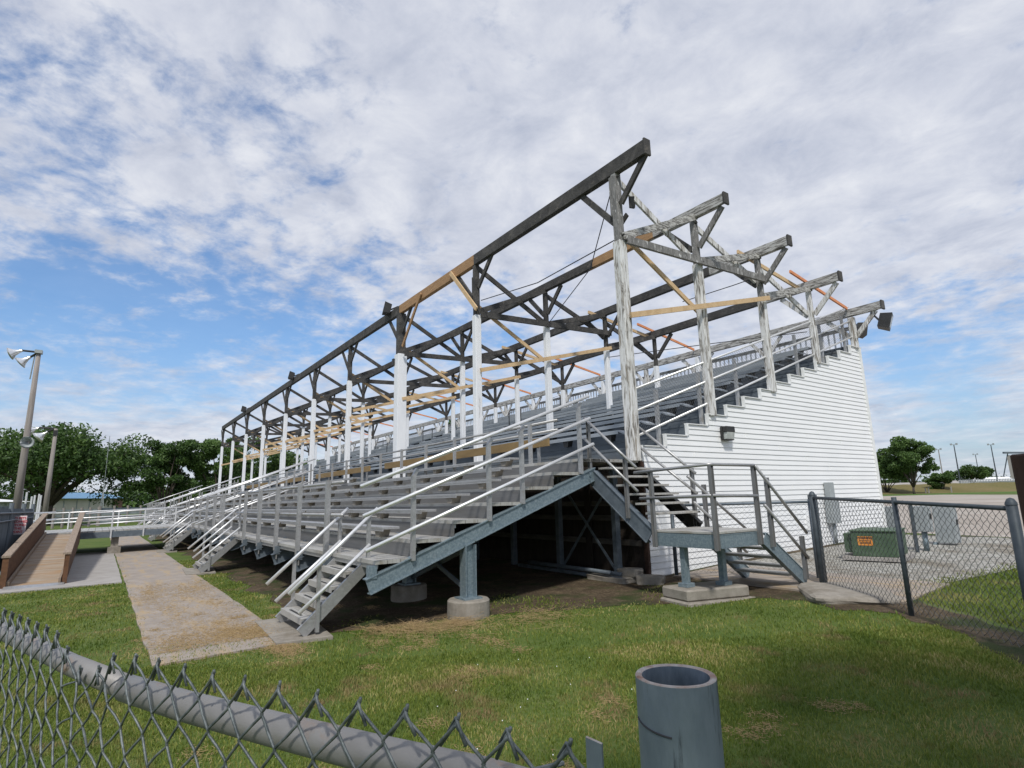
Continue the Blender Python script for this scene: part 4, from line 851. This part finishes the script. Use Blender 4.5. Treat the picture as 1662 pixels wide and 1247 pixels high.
# pedestal cluster
def pbox(x0, x1, y0, y1, z0, z1, lab, posts, name='electrical_cabinet', door=True, grp='grey electrical cabinets behind the fence'):
    t = thing(name, lab, 'electrical box', ((x0 + x1) / 2, (y0 + y1) / 2, -1.9), grp)
    build(MB().box(x0, x1, y0, y1, z0, z1), 'cabinet', util, t, bevel=.006)
    if door: build(MB().box(x1 + .001, x1 + .012, y0 + .03, y1 - .03, z0 + .04, z1 - .04), 'door', util, t); build(MB().box(x1 + .013, x1 + .03, y1 - .14, y1 - .09, (z0 + z1) / 2, (z0 + z1) / 2 + .10), 'latch', black, t)
    for x, y, r in posts: build(MB().tube([(x, y, -1.95), (x, y, z0)], r, 10), 'leg', galv, t, smooth=True)
pbox(1.84, 2.10, 5.30, 5.50, -1.60, -1.13, 'small grey box on a thick blue pipe right of the transformer', [(1.97, 5.40, .045)])
pbox(1.74, 2.08, 6.55, 6.80, -1.88, -1.17, 'larger grey cabinet with a black latch standing behind the small box', [(1.7, 6.6, .045)])
pbox(-.22, .06, 9.0, 9.25, -1.88, -1.23, 'dark sided cabinet beside the rear corner of the white wall', [(-.1, 9.1, .04)], door=False)
up = build(MB().tube([(1.93, 5.08, -2.0), (1.93, 5.08, -1.1)], .035, 4), 'support_post', fence_dark); tag(up, 'thin dark square post left of the small grey box', 'post')

# big brown post at the right border
bp = PX(1684, 740, 2.6); m = MB().box(bp.x - .08, bp.x + .08, bp.y - .08, bp.y + .08, -2.4, bp.z + .01)
tag(build(m, 'timber_post', brownpost, bevel=.008), 'dark brown square timber post at the right edge', 'post')

# ------------------------------------------------------------------ foreground fence
ff = thing('foreground_fence', 'close up galvanised chain link fence with a thick grey top rail', 'fence', (5.3, -7.2, -2.35))
RP = [V((3.2, -7.80, -1.13)), V((3.9, -7.62, -1.13)), V((4.427, -7.472, -1.13)), V((5.019, -7.297, -1.13)), V((5.309, -7.20, -1.13)), V((5.466, -7.135, -1.13)), V((5.67, -7.04, -1.13)), V((5.827, -6.964, -1.13)), V((5.98, -6.885, -1.13)), V((6.12, -6.83, -1.13))]
build(MB().tube(RP[:5], .0200, 20), 'top_rail', railg, ff, smooth=True); build(MB().tube([RP[4].lerp(RP[5], -.12)] + RP[5:], .0222, 20), 'top_rail', railg, ff, smooth=True)
build(MB().tube([(3.9, -7.62, -2.36), (3.9, -7.62, -1.15)], .024, 12), 'line_post', railg, ff, smooth=True)
cum = [0]
for a, b in zip(RP[:-1], RP[1:]): cum.append(cum[-1] + (b - a).length)
def along(s):
    s = max(0, min(cum[-1] + .2, s))
    for k in range(len(RP) - 1):
        if s <= cum[k + 1] or k == len(RP) - 2:
            d = (RP[k + 1] - RP[k]); return RP[k] + d * ((s - cum[k]) / d.length), d.normalized()
PITCH = .073; off_n = .033
def fpt(s, z, side=0):
    p, d = along(s); n = V((d.y, -d.x, 0)); return V((p.x, p.y, z)) + n * (off_n + side)
wn = int((cum[-1] + .02) / PITCH * 2); ztop = -1.062; HP = .0375; HW = PITCH * .5
def sag(s):     # crushed part of the fabric
    x = (s - 2.06) / .10; return -.052 * math.exp(-x * x)
def crush(s):
    x = (s - 2.06) / .10; return .018 * math.exp(-x * x) * math.sin(60 * s)
fab = MB(); rnd = random.Random(4)
for c in range(wn):
    pts = []; rows = 32; r0_ = c % 2      # every second strand starts one half row lower, where it is hooked to its neighbour
    for j in range(rows + 1):
        for q in ((0, .12, .5, .88) if j < rows else (0,)):
            ph = (j + c) % 2; t_ = q if ph == 0 else 1 - q
            e_ = .5 - .5 * math.cos(math.pi * t_); t2 = .35 * e_ + .65 * t_
            s_ = (c + t2 * 1.05 - .025) * HW; jj = j + q; k = max(0, 1 - jj / 7)
            dep = .0030 * (1 if (j % 2 == 0) == (q < .5) else -1) * (1 if q in (0, .12, .88) else .2)
            z = ztop - jj * HP
            pts.append(fpt(s_ + crush(s_) * k + rnd.uniform(-.0008, .0008), z + sag(s_) * k + rnd.uniform(-.0008, .0008), dep))
    if c % 2 == 0: pass
    fab.tube(pts, .00205, 6, True)
for c in range(0, wn, 1):
    if (c % 2) == 1: continue
    s_ = c * HW    # peak: cut ends of two strands are bent over each other
    k = rnd.uniform(.8, 1.15)
    F = lambda ds, dz, dd: fpt(s_ + ds + crush(s_), ztop + dz + sag(s_), dd)
    fab.tube([F(.016 * k, -.021, .0045), F(.004, -.001, .005), F(-.001, .004, .001), F(-.005, .003, -.004), F(-.016, -.013, -.005)], .0021, 6, True)
    fab.tube([F(-.024 * k, -.029, -.004), F(-.006, -.004, -.003), F(.001, .003, .001), F(.004, .010 * k, .003)], .0021, 6, True)
build(fab, 'chain_link_fabric', wire, ff, smooth=True)
# tie wire
m = MB(); s_ = cum[-2] + .0
build(MB().tube([fpt(5.0 - 2.0 + .0, -1.095, .004), fpt(3.02, -1.09, .006), fpt(3.03, -1.10, -.05)], .0025, 6), 'tie_wire', wire, ff)

# gate pipe post
pp = thing('gate_pipe_post', 'large open topped blue grey steel pipe post in the foreground', 'post', (5.99, -6.555, -2.36))
R = .0585; m = MB(); zt_ = -1.075
m.cur = 0; m.lathe((5.99, -6.555, -2.4), (0, 0, 1), [(0, R), (1.28, R), (zt_ + 2.4 - .002, R)], 64)
m.cur = 1; m.lathe((5.99, -6.555, zt_ - .002), (0, 0, 1), [(0, R), (.0015, R - .001), (.002, R - .005), (.0, R - .0095)], 64)
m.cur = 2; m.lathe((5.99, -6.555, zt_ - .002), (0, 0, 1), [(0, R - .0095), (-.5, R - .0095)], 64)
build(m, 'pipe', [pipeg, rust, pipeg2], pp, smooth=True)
pts = [V((5.99 + (R + .0008) * math.cos(a), -6.555 + (R + .0008) * math.sin(a), zt_ - .056 - .010 * ((a + 2.15) / 1.1) ** .6)) for a in [(-2.15 + 1.1 * k / 14) for k in range(15)]]
build(MB().tube(pts, .0014, 5), 'weld_bead', black, pp)
fb = thing('flat_steel_bar', 'short flat steel bar with a rusty cut end beside the fence end', 'post', (6.02, -6.95, -2.36))
c = PX(964, 1198, .92); dr = V((.9, .42, 0)).normalized(); nr = V((dr.y, -dr.x, 0))
m = MB(); w2 = .0135
def q(a, b, z): return V((c.x, c.y, 0)) + dr * a + nr * b + V((0, 0, z))
zt2 = c.z
m.cur = 0; m.add([q(-w2, -.003, -2.4), q(w2, -.003, -2.4), q(w2, .003, -2.4), q(-w2, .003, -2.4), q(-w2, -.003, zt2), q(w2, -.003, zt2 - .006), q(w2, .003, zt2 - .006), q(-w2, .003, zt2)], [(0, 1, 5, 4), (1, 2, 6, 5), (2, 3, 7, 6), (3, 0, 4, 7)])
m.cur = 1; m.add([q(-w2, -.003, zt2), q(w2, -.003, zt2 - .006), q(w2, .003, zt2 - .006), q(-w2, .003, zt2)], [(0, 1, 2, 3)])
build(m, 'bar', [pipeg, rust], fb)

# ------------------------------------------------------------------ trees
def tree(base, h, spread, nleaf, lsize, lab, seed, crown0=.25, mt=leaf, group=None, shape='round', name='tree', lean=0, trunk_r=None, limbs=7):
    rnd = random.Random(seed); nr_ = np.random.RandomState(seed); base = V(base)
    t = thing(name, lab, 'tree', base, group); tr = trunk_r or h * .028
    mb = MB(); fork = base + V((lean * h * .1, 0, h * crown0)); mb.tube([base, base.lerp(fork, .5) + V((rnd.uniform(-.1, .1), 0, 0)), fork], tr, 8, radii=[tr * 1.25, tr, tr * .85])
    cl = []; 
    for k in range(limbs):
        a = 2 * math.pi * (k + rnd.random() * .6) / limbs; e = rnd.uniform(.25, 1.0)
        rad = spread * .5 * (rnd.uniform(.55, .95) if shape != 'tall' else rnd.uniform(.3, .8)); zz_ = h * (crown0 + (1 - crown0) * rnd.uniform(.35, .92))
        if shape == 'flat': zz_ = h * rnd.uniform(.55, .88); 
        tip = V((base.x + rad * math.cos(a), base.y + rad * math.sin(a), base.z + zz_)); midp = fork.lerp(tip, .5) + V((0, 0, h * (.07 if shape == 'flat' else .03)))
        mb.tube([fork - V((0, 0, h * .03)), fork.lerp(midp, .5) + V((0, 0, .1)), midp, tip], .1, 5, radii=[tr * .55, tr * .42, tr * .3, tr * .1])
        cl.append((tip, spread * rnd.uniform(.14, .24)))
        for _ in range(3):
            p = midp.lerp(tip, rnd.uniform(.1, .9)); q_ = p + V((rnd.gauss(0, 1), rnd.gauss(0, 1), rnd.gauss(.35, .6))) * (spread * .13)
            mb.tube([p, q_], .05, 4, radii=[tr * .18, tr * .06]); cl.append((q_, spread * rnd.uniform(.10, .19)))
    topn = 9 if shape != 'flat' else 14
    for k in range(topn):
        a = rnd.uniform(0, 6.28); rr = spread * .5 * math.sqrt(rnd.random()) * .85; f_ = math.sqrt(max(0, 1 - (rr / (spread * .5)) ** 2))
        zt = base.z + h * (crown0 + (1 - crown0) * (.35 + .58 * f_ * rnd.uniform(.75, 1.0)))
        cl.append((V((base.x + rr * math.cos(a), base.y + rr * math.sin(a), zt)), spread * rnd.uniform(.10, .2)))
    build(mb, 'trunk', bark, t, smooth=True)
    wts = np.array([r_ ** 2 for _, r_ in cl]); wts /= wts.sum(); idx = nr_.choice(len(cl), nleaf, p=wts)
    C_ = np.array([tuple(c_) for c_, _ in cl])[idx]; Rr = np.array([r_ for _, r_ in cl])[idx]
    dv = nr_.normal(size=(nleaf, 3)); dv /= np.linalg.norm(dv, axis=1)[:, None]; rr = Rr * .80 * nr_.uniform(.25, 1.25, nleaf) ** .6
    P = C_ + dv * rr[:, None] * np.array([1.1, 1.1, .72])
    P[:, 2] = np.maximum(P[:, 2], base.z + h * crown0 * .75)
    leafmesh(P, lsize, nr_, 'crown', mt, t); return t
def leafmesh(P, lsize, nr_, name, mt, parent):
    n = len(P); off = np.array(tuple(ORG[parent.name])) if parent else np.zeros(3)
    A = nr_.normal(size=(n, 3)); A /= np.linalg.norm(A, axis=1)[:, None]; B_ = nr_.normal(size=(n, 3)); B_ -= A * (A * B_).sum(1)[:, None]; B_ /= np.linalg.norm(B_, axis=1)[:, None]
    s = (lsize * nr_.uniform(.5, 1.2, n))[:, None]; P = P - off
    vs = np.stack([P - A * s, P - B_ * s * .45, P + A * s, P + B_ * s * .45], 1).reshape(-1, 3)
    me = bpy.data.meshes.new(name); me.vertices.add(4 * n); me.vertices.foreach_set('co', vs.ravel()); me.loops.add(4 * n); me.loops.foreach_set('vertex_index', np.arange(4 * n)); me.polygons.add(n)
    me.polygons.foreach_set('loop_start', np.arange(0, 4 * n, 4)); me.update(calc_edges=True); me.materials.append(mt)
    o = bpy.data.objects.new(name, me); COL.objects.link(o); o.parent = parent; return o
def at(px, depth, z=-2.35): p = PX(px, 800, depth); return (p.x, p.y, z)
GL = 'trees beyond the far end of the stand'; GR_ = 'trees beyond the gravel lot'
tree(at(80, 62), 9.9, 15.2, 32000, .22, 'broad spreading dark tree behind the two wooden poles', 1, .22, group=GL, shape='flat', trunk_r=.55, limbs=11)
tree(at(266, 66), 9.8, 6.0, 19000, .2, 'dense dark tree right of the long low building', 2, .08, group=GL, limbs=8)
tree(at(356, 70), 11.0, 6.6, 18000, .2, 'leafy tree directly behind the far end of the roof frame', 3, .1, group=GL, mt=leaf2)
tree(at(415, 78), 10.8, 9, 9000, .27, 'tree seen between the far white posts of the stand', 4, .1, group=GL)
tree(at(470, 84), 8.5, 9, 7000, .28, 'rightmost dark tree seen low between the far white posts', 5, .1, group=GL)
tree(at(-30, 74), 9.6, 12, 14000, .24, 'dark tree cut by the left edge behind the pole', 6, .15, group=GL)
tree(at(308, 84), 6.0, 7, 9000, .22, 'low dark tree in the gap behind the dense tree', 13, .05, group=GL)
tree(at(738, 70, -2), 12.3, 4, 2500, .25, 'treetop showing over the rear rail of the stand', 7, .3, group=GL)
tree(at(1484, 112, -1.9), 11.4, 7.4, 20000, .26, 'taller round crowned tree right of the white wall', 8, .14, mt=leaf2, group=GR_, trunk_r=.22, limbs=10)
tree(at(1440, 118, -1.9), 10.0, 8.0, 18000, .26, 'lower tree partly behind the white wall corner', 9, .06, mt=leaf2, group=GR_, trunk_r=.2)
tree(at(1530, 120, -1.9), 4.6, 4.2, 9000, .26, 'small round bush like tree right of the tall round tree', 10, .02, group=GR_)
tree(at(1582, 150, -1.9), 7.0, 8, 4000, .34, 'loose branched tree between two stadium light poles', 11, .3, group=GR_)
# far woods on the skyline
mb = None
def woods(name, pxa, pxb, depth, h, n, seed, z=-2.0):
    nr_ = np.random.RandomState(seed); a = np.array(PX(pxa, 800, depth)); b = np.array(PX(pxb, 800, depth)); t = nr_.uniform(0, 1, n)
    P = a[None] * (1 - t[:, None]) + b[None] * t[:, None]; hh = h * (.65 + .25 * np.sin(t * 31 + seed) + .15 * np.sin(t * 83))
    P[:, 2] = z + hh * nr_.uniform(0, 1, n) ** .7; P[:, :2] += nr_.normal(size=(n, 2)) * 3
    e = bpy.data.objects.new('x', None); ORG['x'] = V((0, 0, 0)); o = leafmesh(P, .85, nr_, name, leaf, e); o.parent = None; bpy.data.objects.remove(e); o['kind'] = 'stuff'; tag(o, 'distant line of dark woods on the horizon ' + ('right of the stand' if pxa > 900 else 'left of the stand'), 'woods')
woods('far_woods', 1400, 1760, 330, 9.5, 16000, 3, -1.9)
woods('far_woods', -150, 620, 200, 9.0, 20000, 5)
# ------------------------------------------------------------------ far left buildings and fences
p = PX(-10, 824, 58); q2 = PX(196, 824, 66)
def building(a, b, wdt, zw, zr, wall, roofm, lab, name='low_building', endm=None):
    a = V((a[0], a[1], 0)); b = V((b[0], b[1], 0)); d = (b - a).normalized(); n = V((-d.y, d.x, 0))
    if n.dot(V((CAM.x, CAM.y, 0)) - a) > 0: n = -n
    t = thing(name, lab, 'building', (a.x, a.y, -2.36)); Q = lambda s, o_, z: a + d * s + n * o_ + V((0, 0, z)); L_ = (b - a).length
    build(MB().add([Q(0, 0, -2.4), Q(L_, 0, -2.4), Q(L_, wdt, -2.4), Q(0, wdt, -2.4), Q(0, 0, zw), Q(L_, 0, zw), Q(L_, wdt, zw), Q(0, wdt, zw)], [(0, 1, 5, 4), (1, 2, 6, 5), (2, 3, 7, 6), (3, 0, 4, 7)]), 'wall', wall, t)
    build(MB().add([Q(-.5, -.6, zw), Q(L_ + .5, -.6, zw), Q(L_ + .5, wdt + .6, zw), Q(-.5, wdt + .6, zw), Q(-.5, wdt / 2, zr), Q(L_ + .5, wdt / 2, zr)], [(0, 1, 5, 4), (2, 3, 4, 5), (1, 2, 5), (3, 0, 4), (0, 3, 2, 1)]), 'roof', roofm, t)
    for k in range(5): 
        s = L_ * (.12 + .18 * k); build(MB().bar(Q(s, -.03, -2.3), Q(s, -.03, zw - .05), .12, .06), 'wall_joint', util, t)
    if endm: build(MB().add([Q(L_ - 1.6, -.02, -2.3), Q(L_ + .02, -.02, -2.3), Q(L_ + .02, -.02, zw - .02), Q(L_ - 1.6, -.02, zw - .02)], [(0, 1, 2, 3)]).add([Q(L_ + .02, -.02, -2.3), Q(L_ + .02, wdt, -2.3), Q(L_ + .02, wdt, zw - .02), Q(L_ + .02, -.02, zw - .02)], [(0, 1, 2, 3)]), 'brick_end', endm, t)
    return t
building(PX(88, 824, 78), PX(198, 822, 88), 10, .78, 1.75, cream, blueroof, 'long low cream building with a blue metal roof behind the poles', endm=brick)
building(PX(-40, 824, 40), PX(30, 824, 44), 6, -.10, .30, util, whitep, 'low grey building with a white roof at the left edge', name='low_shed')
# far board fence (corrugated rails)
def rail_fence(pa, da, pb, db, z0, z1, nr, lab, nposts, name='board_fence'):
    a = PX(pa, 830, da); b = PX(pb, 830, db); a.z = b.z = 0; t = thing(name, lab, 'fence', (a.x, a.y, -2.36))
    for k in range(nr):
        z = z0 + (z1 - z0) * (k + .5) / nr; build(MB().bar(a + V((0, 0, z)), b + V((0, 0, z)), .05, (z1 - z0) / nr * .62), 'board', galv_dark if k % 2 else util, t)
    for k in range(nposts):
        p_ = a.lerp(b, k / (nposts - 1)); build(MB().tube([p_ + V((0, 0, -2.4)), p_ + V((0, 0, z1 + .12))], .11, 8), 'post', polew, t)
rail_fence(88, 50, 160, 54, -1.85, -.72, 5, 'grey horizontal board fence across the lawn below the cream building', 6)
rail_fence(162, 54, 420, 74, -2.2, -.62, 4, 'grey rail fence with wooden posts running behind the raised walkway', 16, 'post_and_rail_fence')
# thin antenna mast
p = PX(165, 823, 60); q_ = PX(177, 705, 60)
mst = thing('antenna_mast', 'thin lattice antenna mast in front of the cream building', 'mast', (p.x, p.y, -2.36)); 
build(MB().tube([(p.x, p.y, -2.36), (p.x, p.y, q_.z)], .035, 5).tube([(p.x + .25, p.y + .25, -2.36), (p.x, p.y, 1.4)], .03, 5).tube([(p.x - .25, p.y - .25, -2.36), (p.x, p.y, 1.4)], .03, 5), 'mast', util, mst)
for k, (px, py, d) in enumerate(((294, 782, 80), (306, 786, 84))):
    p = PX(px, py, d); tt = thing('utility_pole', ('left' if k == 0 else 'right') + ' one of two small utility poles in front of the dark trees', 'pole', (p.x, p.y, -2.36), 'small utility poles before the trees')
    build(MB().tube([(p.x, p.y, -2.4), (p.x, p.y, p.z)], .12, 6), 'shaft', polew, tt); build(MB().bar(p - RX * .9 - V((0, 0, .3)), p + RX * .9 - V((0, 0, .3)), .1, .12), 'crossarm', polew, tt)

# ------------------------------------------------------------------ far right: bank, poles, town
def bank():
    mb = MB(); vs = []; fs = []; n = 60
    for k in range(n + 1):
        px = 1380 + (1760 - 1380) * k / n
        for dep, z in ((100, -1.93), (112, -1.72), (118, -1.25), (126, .22 + .05 * math.sin(k)), (150, .30)):
            p = PX(px, 800, dep); vs.append((p.x, p.y, z))
    for k in range(n):
        for j in range(4): fs.append((k * 5 + j, (k + 1) * 5 + j, (k + 1) * 5 + j + 1, k * 5 + j + 1))
    mb.add(vs, fs); mb.mi = [1 if (i % 4) < 1 else 0 for i in range(len(fs))]; return struct(build(mb, 'grass_bank', [m_berm, m_field], smooth=True))
bank()
for k, (px, top, dep, lab) in enumerate(((1523, 730, 170, 'short stadium light pole with a double crossarm nearest the round bush'), (1548, 722, 150, 'tall dark stadium light pole left of the loose branched tree'), (1583, 738, 210, 'faint white headed stadium light pole above the loose branched tree'), (1608, 722, 165, 'tall dark stadium light pole right of the loose branched tree'))):
    p = PX(px, top, dep); t = thing('stadium_light', lab, 'light pole', (p.x, p.y, -1.9), 'stadium light poles beyond the lot')
    build(MB().tube([(p.x, p.y, -1.9), (p.x, p.y, p.z)], .2, 8, radii=[.2, .11]), 'shaft', fence_dark if k != 0 else polew, t)
    for s in (-1, 1): build(MB().box(p.x + s * .6 - .2, p.x + s * .6 + .2, p.y - .2, p.y + .2, p.z - .1, p.z + .35), 'lamp_bank', util, t)
    build(MB().bar(p - RX * .9, p + RX * .9, .1, .1), 'crossarm', util, t)
for k, (px, d, wd, h, lab) in enumerate(((1450, 175, 9, 3.1, 'long pale house roof showing between the tree trunks'), (1502, 180, 11, 3.2, 'pale low house left of the round bush'), (1566, 190, 10, 3.6, 'pale low building under the loose branched tree'), (1618, 200, 14, 4.6, 'white gabled building below the right stadium light'), (1600, 260, 20, 3.6, 'long faint building at the horizon on the right'))):
    a = PX(px - wd * 930 / d / 2, 800, d); b = PX(px + wd * 930 / d / 2, 800, d)
    building(a, b, 6, -1.9 + h * .7, -1.9 + h, cream, slabm if k != 3 else whitep, lab, 'distant_house')
p0 = PX(1650, 735, 260); gr = thing('grain_elevator', 'distant pale grain elevator tower with a conveyor head at the right', 'grain elevator', (p0.x, p0.y, -1.9))
build(MB().box(p0.x - 3, p0.x + 3, p0.y - 3, p0.y + 3, -1.9, p0.z - 1), 'tower', slabm, gr); build(MB().bar(p0 - RX * 6, p0 + RX * 4, 1, .8), 'conveyor', galv_dark, gr)
build(MB().bar(p0 - RX * 4 + V((0, 0, 0)), V((p0.x - 8, p0.y, -1.9)), .3, .3), 'leg', galv_dark, gr)
for k, (px, lab) in enumerate(((1502, 'left'), (1507, 'middle'), (1544, 'right'))):
    p = PX(px, 795, 113); tag(build(MB().box(p.x - .09, p.x + .09, p.y - .09, p.y + .09, -1.7, -.72 + .1 * k).box(p.x - .12, p.x + .12, p.y - .12, p.y + .12, -.71 + .1 * k, -.66 + .1 * k), 'marker_post', slabm), lab + 'most of three short pale posts at the foot of the grass bank', 'post', 'short pale posts by the bank')
m = MB(); a = PX(1560, 800, 140); b = PX(1660, 800, 135); 
for k in range(40):
    q_ = a.lerp(b, k / 39); m.box(q_.x - .08, q_.x + .08, q_.y - .08, q_.y + .08, -.2, 1.15)
m.bar((a.x, a.y, 1.0), (b.x, b.y, 1.0), .08, .12); m.bar((a.x, a.y, .5), (b.x, b.y, .5), .08, .12); tag(build(m, 'distant_fence', util), 'pale grey fence along the top of the grass bank at the right', 'fence')

# ------------------------------------------------------------------ grass, straw, clover
def in_path(x, y):
    return ((y > -6.72) & (y < -5.38) & (x < .3 - 1.2 + .0 + .3)) | ((x < -8.4) & (y > -8.95) & (y < -6.72))
def grass():
    nr_ = np.random.RandomState(5); n = 560000
    d = nr_.uniform(.9, 16, n) ** 1.0; 
    d = np.where(nr_.uniform(size=n) < .45, nr_.uniform(.9, 6, n), nr_.uniform(4, 17, n))
    px = nr_.uniform(-160, 1830, n); lat = (px - 831) / 930
    x = CAM.x + d * (FX.x + RX.x * lat) * 1.02; y = CAM.y + d * (FX.y + RX.y * lat) * 1.02
    fl = np.array([front_line(v) + wob(v) for v in x]); blv = np.array([back_line(v) for v in x])
    nz = np.sin(x * 2.1 + np.sin(y * 1.7) * 1.4) + np.sin(y * 2.9 + x * .8 + 2) + .6 * np.sin(x * 7.3 + y * 5.1)
    keep = (y < fl - .02 + .10 * nr_.uniform(-1, 1, n)) | ((y > blv + .02) & (x > 3.15 + .13 * (y - .9) + .15 * nr_.uniform(-1, 1, n)) & (y < 9.5))
    sparse = (~keep) & (y < fl + 3.5) & (x > -1.0) & (x < 3) & (y < -.3) & (nr_.uniform(size=n) < .32 * np.clip(nz, 0, 2))
    keep |= sparse
    ed = .05 * np.sin(x * 5) + .04 * np.sin(x * 13 + 1) + nr_.uniform(-.07, .05, n); pth = (y > -6.68 + ed) & (y < -5.42 - ed) & (x < -1.0 + .3 * np.sin(y * 6) + nr_.uniform(-.25, .1, n)); keep &= ~pth
    keep &= ~((x < -8.35) & (y > -9.0) & (y < -6.7)); keep &= ~((x < -.25) & (x > -1.8) & (y > -5.55) & (y < -4.9)); keep &= ~((x < -8.3) & (x > -10.1) & (y > -5.6))
    keep &= ~((y > -9) & (y < -7.7) & (x < -8.4))
    keep &= ~((np.abs(x - 5.99) < .07) & (np.abs(y + 6.555) < .07))
    keep &= nr_.uniform(size=n) < np.clip(.80 + .18 * nz, .45, 1)
    x, y, d = x[keep], y[keep], d[keep]; n = len(x); print('blades', n)
    z = np.interp(y, KY, KZ); h = nr_.uniform(.012, .038, n) * (1 + .25 * np.sin(x * 3 + 1) * np.sin(y * 2.3)); h[(x > 3) & (y > -.2)] *= 1.35
    wd = np.maximum(.0016, d * .0007) * nr_.uniform(.7, 1.3, n)
    a = nr_.uniform(0, 6.283, n); lean = nr_.uniform(0, .9, n) * h; la = nr_.uniform(0, 6.283, n)
    B0 = np.stack([x - np.cos(a) * wd, y - np.sin(a) * wd, z], 1); B1 = np.stack([x + np.cos(a) * wd, y + np.sin(a) * wd, z], 1)
    mx_ = x + np.cos(la) * lean * .35; my_ = y + np.sin(la) * lean * .35
    M0 = np.stack([mx_ - np.cos(a) * wd * .8, my_ - np.sin(a) * wd * .8, z + h * .6], 1); M1 = np.stack([mx_ + np.cos(a) * wd * .8, my_ + np.sin(a) * wd * .8, z + h * .6], 1)
    T_ = np.stack([x + np.cos(la) * lean, y + np.sin(la) * lean, z + h], 1)
    vs = np.stack([B0, B1, M1, M0, T_], 1).reshape(-1, 3); me = bpy.data.meshes.new('grass'); me.vertices.add(5 * n); me.vertices.foreach_set('co', vs.ravel())
    i5 = np.arange(n)[:, None] * 5; lp = np.concatenate([i5 + np.array([[0, 1, 2, 3]]), i5 + np.array([[3, 2, 4]])], 1).ravel()
    me.loops.add(7 * n); me.loops.foreach_set('vertex_index', lp); me.polygons.add(2 * n); ls = np.stack([np.arange(n) * 7, np.arange(n) * 7 + 4], 1).ravel(); me.polygons.foreach_set('loop_start', ls); me.update(calc_edges=True)
    me.materials.append(blade); o = bpy.data.objects.new('grass', me); COL.objects.link(o); o['kind'] = 'stuff'; tag(o, 'short mown green lawn grass in front of the stand', 'grass')
grass()
straw_m = mat('dry_straw', [(.3, (.28, .19, .09)), (.7, (.48, .35, .18))], 30, rough=.9, bump=0)
def straw(spots, name, lab, seed):
    rnd = random.Random(seed); m = MB()
    for cx, cy, sx, sy, n, ln in spots:
        for _ in range(n):
            x = rnd.gauss(cx, sx); y = rnd.gauss(cy, sy); a = rnd.uniform(0, 6.28); l = ln * rnd.uniform(.4, 1.2); z = gz(y) + .01 + rnd.random() * ln * .25 * math.exp(-((x - cx) ** 2 / (sx * sx) + (y - cy) ** 2 / (sy * sy)) * .5)
            if -6.72 < y < -5.38 and x < -.8: z = gz(y) + .024 + rnd.random() * .006
            m.bar((x, y, z), (x + l * math.cos(a), y + l * math.sin(a), z + rnd.uniform(-.005, .3 * l)), .0018, .0018)
    o = build(m, name, straw_m); o['kind'] = 'stuff'; tag(o, lab, 'straw')
straw([(.35, -3.75, .18, .14, 420, .16), (.12, -4.15, .2, .14, 420, .16), (-.1, -4.45, .2, .12, 300, .15), (.75, -2.9, .25, .3, 300, .16), (.2, -3.5, .1, .1, 120, .2)], 'dry_grass_heap', 'tangled heap of dry brown grass at the foot of the nearest round footing', 3)
rs = random.Random(11)
straw([(rs.uniform(-3, 4.5), rs.uniform(-6.8, -3), .07, .05, 110, .035) for _ in range(44)] + [(1.2 + .9 * math.sin(k), -4.3 + .5 * math.cos(k * 2), .14, .07, 150, .04) for k in range(7)], 'dry_clippings', 'small tan clumps of dry clippings scattered over the lawn', 4)
straw([(rs.uniform(-7, -1.6), rs.uniform(-6.6, -5.5), .5, .12, 170, .05) for _ in range(26)] + [(-1.3 + .35 * rs.random(), rs.uniform(-6.5, -5.4), .35, .2, 420, .05) for _ in range(14)] + [(rs.uniform(-1.0, .1), rs.uniform(-5.75, -5.45), .18, .08, 260, .05) for _ in range(9)], 'path_clippings', 'tan grass clippings lying in drifts on the concrete path', 5)
for x in (-.12,):
    for q_ in ((0, -3.42), (0, -3.28)):
        pass
fz_ = lambda y: -1.76 + (y + 4.70) * .3593
for y, dz in ((-3.43, -.075), (-3.27, -.075), (-1.22, .05), (-1.22, -.04)): build(MB().lathe((.062, y, fz_(y) + dz), (1, 0, 0), [(0, .016), (.012, .016), (.013, .001)], 6), 'bolt', galv, lb)
for y, z in ((-.17, 4.95), (-.20, 4.85), (2.0, 4.55), (2.03, 4.66), (4.2, 4.3), (-.14, 3.62), (-.20, 3.70), (2.02, 3.70), (4.2, 3.72), (6.29, 3.95), (6.29, 3.42)):
    build(MB().lathe((.14 if z < 3.9 else .09, y, z), (1, 0, 0), [(-.04, .018), (.012, .018), (.013, .001)], 6), 'bolt', wood_dark, fr)
tree((12.7, -7.0, -2.35), 11, 7.4, 26000, .18, 'leafy tree just outside the right of the frame shading the lawn', 31, .45, mt=leaf2, name='shade_tree')
m = MB(); rs = random.Random(2)
for _ in range(26):
    x, y = rs.choice([(3.6, -5.2), (2.9, -4.4), (4.6, -5.4)]); x += rs.gauss(0, .45); y += rs.gauss(0, .35); z = gz(y) + .055
    m.lathe((x, y, z - .015), (0, 0, 1), [(0, .001), (.002, .004), (.006, .004), (.008, .001)], 6)
o = build(m, 'clover_flowers', whitep); o['kind'] = 'stuff'; tag(o, 'tiny white clover flowers dotted over the lawn', 'flowers')
print('objects', len(bpy.data.objects))
